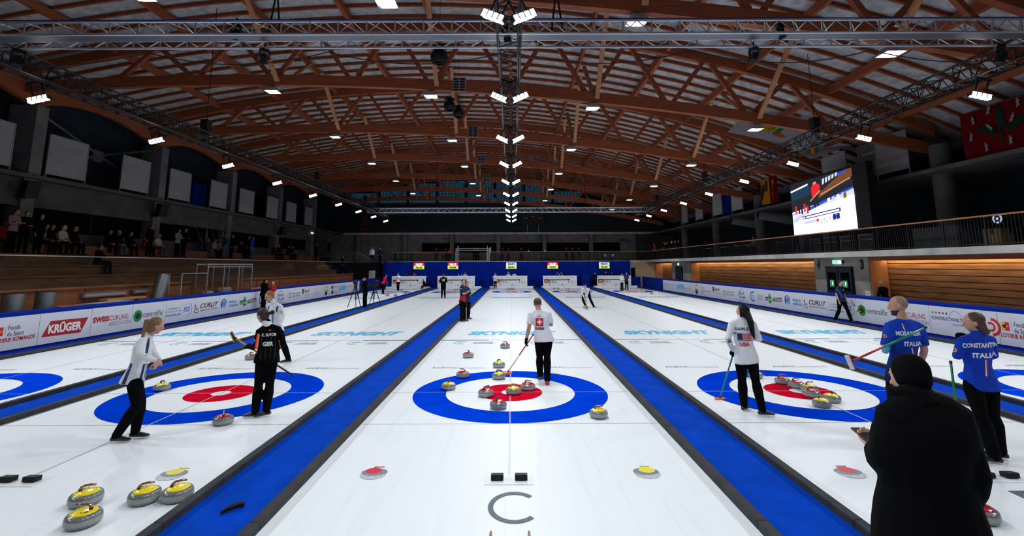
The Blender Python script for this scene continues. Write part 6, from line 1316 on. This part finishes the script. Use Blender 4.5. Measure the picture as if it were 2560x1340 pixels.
# cameraman with two cameras on tripods
gp2('camera operator in black hooded jacket and cap standing on the second carpet',912,768,0.013,ang=1.35,H=1.76,arms='front',vox=.018,lean=.08,cap=(FBK,'capp'))
def tripod(p,label,ang,h=1.15):
    t=thing('tv_camera',label,'camera',p,ang)
    for k in range(3):
        a=2*PI*k/3+.5; m=MB(); e=Vector((math.cos(a)*.42,math.sin(a)*.42,.02)); s0=Vector((math.cos(a)*.05,math.sin(a)*.05,h)); m.tube([s0,e],.02,6,BLKM); sd=Vector((-math.sin(a),math.cos(a),0))*.05; m.tube([s0+sd,lerp(s0,e,.6)+sd*.6],.012,5,BLKM); m.tube([s0-sd,lerp(s0,e,.6)-sd*.6],.012,5,BLKM); m.build('tripod_leg',t)
    m=MB(); m.lathe([(0,h-.05),(.09,h-.04),(.10,h+.05),(.06,h+.12),(0,h+.14)],14,BLKM); m.tube([(0,-.05,h+.05),(.05,-.5,h-.1)],.012,6,BLKM); m.build('fluid_head',t)
    m=MB(); m.box((0,.0,h+.24),(.14,.38,.2),BLACK); m.tube([(0,.18,h+.25),(0,.42,h+.25)],[.06,.085],14,BLACK); m.box((0,-.1,h+.38),(.04,.2,.05),BLACK); m.box((-.12,.02,h+.36),(.1,.14,.08),BLACK); m.build('camera_body',t)
tripod(Vector((-9.0,18.4,.02)),'television camera on black tripod in front of the camera operator',.5); tripod(Vector((-8.22,19.6,.02)),'television camera on black tripod behind the camera operator',2.2,.98)
# players far away
gp2('player in red jacket leaning over the far leftmost rings with a broom',957,735,0,ang=-.9,H=1.70,top=FRD,lean=.35,arms='front',vox=.024)
broomv(PY(969,712,32.4),PY(935,699,32.0),'red broom held behind the leaning player in the red jacket',B_R,B_R,B_R,B_W)
gp2('player in white shirt with hand at chin behind the far leftmost rings',995,727,0,ang=PI-.2,H=1.70,top=FWH,hair='ginger',arms='chin',vox=.024,sleeve='short',step=.12)
gp2('person in black crouching at the right end of the leftmost scoreboard',1064,722,.0,Y=41.0,ang=1.2,H=1.6,kind='sit',lean=.5,arms='lap',seat=.22,vox=.03)
gp2('player in black tracksuit with white lettering standing on the second sheet',1108,746,0,ang=.1,H=1.80,arms='front',vox=.024,hair='brown')
t0=[o for o in COL.objects if o.name.startswith('person') and o.type=='EMPTY'][-1]; g=[c for c in t0.children if c.name.startswith('jacket')][0]; c=t0.location+Vector((0,0,1.35)); decal(g,[('t','HAERING',0,.05,.06,PR_W,.28,.04),('t','GER',0,-.06,.07,PR_W,.2,.05)],'jacket_print',c,*eye_frame(c))
gp2('player in white jacket standing left of the middle scoreboard',1238,723,0,Y=40.2,ang=PI-.3,H=1.62,top=FWH,hair='light',arms='crossed',vox=.028)
gp2('red haired player in white and red jacket on the far rightmost sheet',1555,728,0,ang=PI+.5,H=1.58,top=FWH,hair='ginger',style='long',arms='front',vox=.026)
gp2('dark haired player in navy jacket beside the red haired player on the far right',1567,726,0,ang=PI+.1,H=1.66,top=FNV,hair='dark',style='long',arms='crossed',vox=.026)
broomv(G(1577,720,.02),PY(1570,706,36.0),'broom held out right of the navy jacket player on the far right',B_K,B_K,B_K,B_W)
broomv(G(1551,727,.02),PY(1552,707,35.0),'broom held left of the red haired player on the far right',B_W,B_K,B_K,B_W)
gp2('long haired official in black standing left of the rightmost scoreboard',1488,719,0,Y=42.0,ang=PI,H=1.62,hair='dark',style='long',arms='front',vox=.028)
# coaches seated behind the scoreboards
SEAT=[(1016,FBK,'grey','black','left one behind the leftmost scoreboard','capp'),(1036,FRD,'dark','red','right one behind the leftmost scoreboard','capp'),(1163,FWH,'brown','white','alone behind the second scoreboard',None),(1271,FWH,'brown','white','left one behind the middle scoreboard','capw'),(1286,FWH,'brown','white','right one behind the middle scoreboard','capk'),(1394,FBL,'dark','blue','left one behind the fourth scoreboard',None),(1403,FBK,'black','black','right one behind the fourth scoreboard',None),(1515,FBK,'brown','black','left one behind the rightmost scoreboard',None),(1530,FBK,'black','black','right one behind the rightmost scoreboard','capk')]
for u,tp,hr,cn,ds,cp in SEAT:
    k={}
    if cp: k['cap']=((FWH if cp=='capw' else FRD if tp is FRD else FBK),'cap')
    gp2('coach in %s jacket seated at the table, %s'%(cn,ds),u,690,.001,Y=43.15,ang=PI,H=1.72,kind='sit',top=tp,hair=hr,arms='lap',seat=.79,vox=.03,**k)
    t=thing('folding_chair','dark chair under the coach in %s, %s'%(cn,ds),'chair',(PY(u,690,43.2).x,43.2,0)); m=MB(); m.bb((-.22,-.2,.76),(.22,.2,.79),BLKM); m.build('seat',t); m=MB(); m.bb((-.22,.2,.79),(.22,.22,1.15),BLKM); m.build('backrest',t)
    for a,b in ((-.2,-.18),(-.2,.18),(.2,-.18),(.2,.18)):
        m=MB(); m.bb((a-.012,b-.012,0),(a+.012,b+.012,.765),BLKM); m.build('leg',t)
for k,(x,y) in enumerate(((5.2,42.5),(5.5,42.5),(11.9,42.5),(-5.7,42.5),(-5.4,42.5))):
    m=MB(); m.lathe([(0,1.281),(.035,1.281),(.035,1.42),(.012,1.46),(.012,1.5),(0,1.5)],10,PWH,(x,y,0)); m.build('water_bottle',smooth=True,label='small white bottle on the %s scoreboard table, %s'%(['fourth','fourth','rightmost','second','second'][k],['left','right','single','left','right'][k]),cat='bottle')
# spectators on the left stand: (u, seated, X, z feet, top, pants, hair, style, arms, label)
TS=(-20.35,2.93); ST=(-19.75,2.93)
SP_=[(4,1,FRD,FDJ,'brown','short','lap','spectator in bright red jacket seated at the far left end of the top bench'),
(27,0,FPK,FBK,'dark','short','crossed','standing spectator in dusky pink jacket near the left edge'),(57,0,FBK,FBK,'dark','short','front','standing spectator in black jacket beside the one in dusky pink'),(94,0,FBK,FBK,'brown','short','down','standing spectator in dark clothes behind the blue denim jacket'),
(103,1,FTB,FBK,'dark','short','lap','seated spectator in blue denim jacket on the top bench'),(119,1,FBK,FBK,'brown','short','lap','seated spectator in black between denim jacket and cream hoodie'),(150,1,FCR,FBK,'dark','short','lap','seated spectator in cream hoodie with the hood up'),(179,1,FBK,FBK,'blond','long','lap','seated spectator in black with long blond hair beside the cream hoodie'),
(269,1,FBK,FBK,'brown','short','lap','seated spectator in black, left one of three above the lone lower spectator'),(290,1,FBK,FDJ,'grey','short','lap','grey haired seated spectator in black, middle of the group of three'),(321,1,FBK,FBK,'dark','long','lap','long haired seated spectator in black, right of the group of three'),
(362,1,FRD,FBK,'brown','short','chin','seated spectator in red vest with white sleeves'),(374,0,FBK,FBK,'dark','short','down','standing spectator in black behind the red vest'),(392,1,FCR,FDJ,'grey','long','lap','seated spectator in dark vest with pale sleeves and blue jeans'),
(444,0,FGR,FBK,'brown','short','crossed','standing spectator in pale grey sweater with folded arms'),(460,0,FBK,FBK,'dark','short','front','standing spectator in dark jacket right of the pale grey sweater'),
(516,1,FNV,FDJ,'brown','short','chin','seated spectator in navy and white jacket leaning on his hand'),(534,1,FGR,FBK,'brown','short','lap','seated spectator in grey right of the navy and white jacket'),(547,1,FPK,FBK,'blond','short','lap','seated spectator in pink top below the furled flags'),(562,0,FNV,FDJ,'dark','short','front','standing spectator in navy beside the rightmost furled flag'),(580,0,FBK,FBK,'brown','short','down','standing spectator in black with a white badge'),
(600,1,FBK,FBK,'blond','short','lap','seated spectator in dark jacket with yellow collar'),(613,1,FBK,FBK,'dark','short','lap','seated spectator in black with outstretched legs'),(621,0,FBK,FBK,'dark','short','down','standing spectator in black just left of the bright blue coat'),(631,0,FBL,FDJ,'brown','short','down','standing spectator in bright blue coat'),
(684,1,FBK,FBK,'dark','short','lap','seated spectator in black, left one of the close pair'),(696,1,FBK,FBK,'blond','short','lap','seated spectator in black, right one of the close pair'),(720,1,FBK,FBK,'dark','short','lap','seated spectator in black, left one of the last pair on the bench'),(729,1,FBK,FBK,'brown','short','lap','seated spectator in black, right one of the last pair on the bench'),(792,0,FBK,FBK,'dark','short','front','standing spectator in black with white scarf and badge at the end of the stand')]
for u,sit,tp,pn,hr,sty,ar,lb in SP_:
    k={}
    if lb.startswith('seated spectator in cream'): k['cap']=(FCR,'hood')
    X_,z_=TS if sit else ST
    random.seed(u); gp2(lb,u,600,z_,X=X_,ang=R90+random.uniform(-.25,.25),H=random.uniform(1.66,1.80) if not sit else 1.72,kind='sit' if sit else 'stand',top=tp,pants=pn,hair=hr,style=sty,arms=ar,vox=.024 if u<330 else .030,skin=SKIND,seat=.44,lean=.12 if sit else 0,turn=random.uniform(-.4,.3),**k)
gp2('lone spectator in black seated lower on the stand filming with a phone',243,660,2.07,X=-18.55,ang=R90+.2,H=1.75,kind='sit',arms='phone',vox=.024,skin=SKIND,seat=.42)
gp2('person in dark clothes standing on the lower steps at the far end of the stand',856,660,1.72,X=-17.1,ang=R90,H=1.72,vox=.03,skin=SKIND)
gp2('person in white shirt behind the grey stair railing',930,640,2.72,Y=43.0,ang=PI,H=1.72,top=FWH,vox=.03,p=None); gp2('person in dark sweater beside the one in the white shirt at the far left corner',950,640,2.72,Y=43.2,ang=PI,H=1.66,top=FNV,vox=.03,hair='grey')
for k,(u,ss) in enumerate(((1091,1),(1114,1),(1125,1),(1186,1),(1194,1),(1257,1),(1271,1),(1303,1),(1416,1),(1431,1),(1447,1))):
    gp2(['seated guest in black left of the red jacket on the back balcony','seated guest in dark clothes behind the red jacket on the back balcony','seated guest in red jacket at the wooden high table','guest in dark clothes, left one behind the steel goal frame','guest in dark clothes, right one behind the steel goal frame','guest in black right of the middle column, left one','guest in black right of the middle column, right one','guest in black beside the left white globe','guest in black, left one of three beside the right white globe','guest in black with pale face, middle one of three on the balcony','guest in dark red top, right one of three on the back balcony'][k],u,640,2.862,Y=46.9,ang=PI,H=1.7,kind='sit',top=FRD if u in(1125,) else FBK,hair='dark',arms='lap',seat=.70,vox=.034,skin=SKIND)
for k,u in enumerate((1638,1664,1671,1682,1691,1700)):
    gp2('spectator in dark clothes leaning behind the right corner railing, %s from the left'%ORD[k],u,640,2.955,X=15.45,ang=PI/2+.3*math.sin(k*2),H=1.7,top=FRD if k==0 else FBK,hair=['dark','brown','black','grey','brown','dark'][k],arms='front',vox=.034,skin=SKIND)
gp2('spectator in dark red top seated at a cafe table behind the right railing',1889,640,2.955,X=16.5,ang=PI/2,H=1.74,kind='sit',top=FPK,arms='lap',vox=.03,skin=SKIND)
# furled flags on the stand wall
for k,u in enumerate((503,521,541,562)):
    q=on(u,580,0,-20.95); t=thing('furled_flag','furled white and dark flag leaning on the wall above the stand, %s from the left'%ORD[k],'flag',(-20.95,q.y,3.37)); m=MB(); ln=.25*(1 if k%2 else -1)
    m.tube([(.1,-ln,0),(-.3,ln,1.75)],.014,6,B_W); m.build('flag_pole',t); m=MB(); m.tube([(.02,-ln*.6,.4),(-.04,-ln*.3,.75),(-.13,ln*.1,1.1),(-.27,ln*.9,1.68)],[.10,.12,.08,.02],8,M('flag_cloth_pale',(.18,.18,.2),.9) if k%2 else M('flag_cloth_dark',(.03,.035,.05),.9)); m.build('flag_cloth',t,smooth=True)
bpy.data.collections.remove(TMP)
for o in list(COL.objects):
    if o.parent is None and o.type in('MESH','EMPTY') and 'kind' not in o.keys() and 'category' not in o.keys(): print('UNTAGGED',o.name)
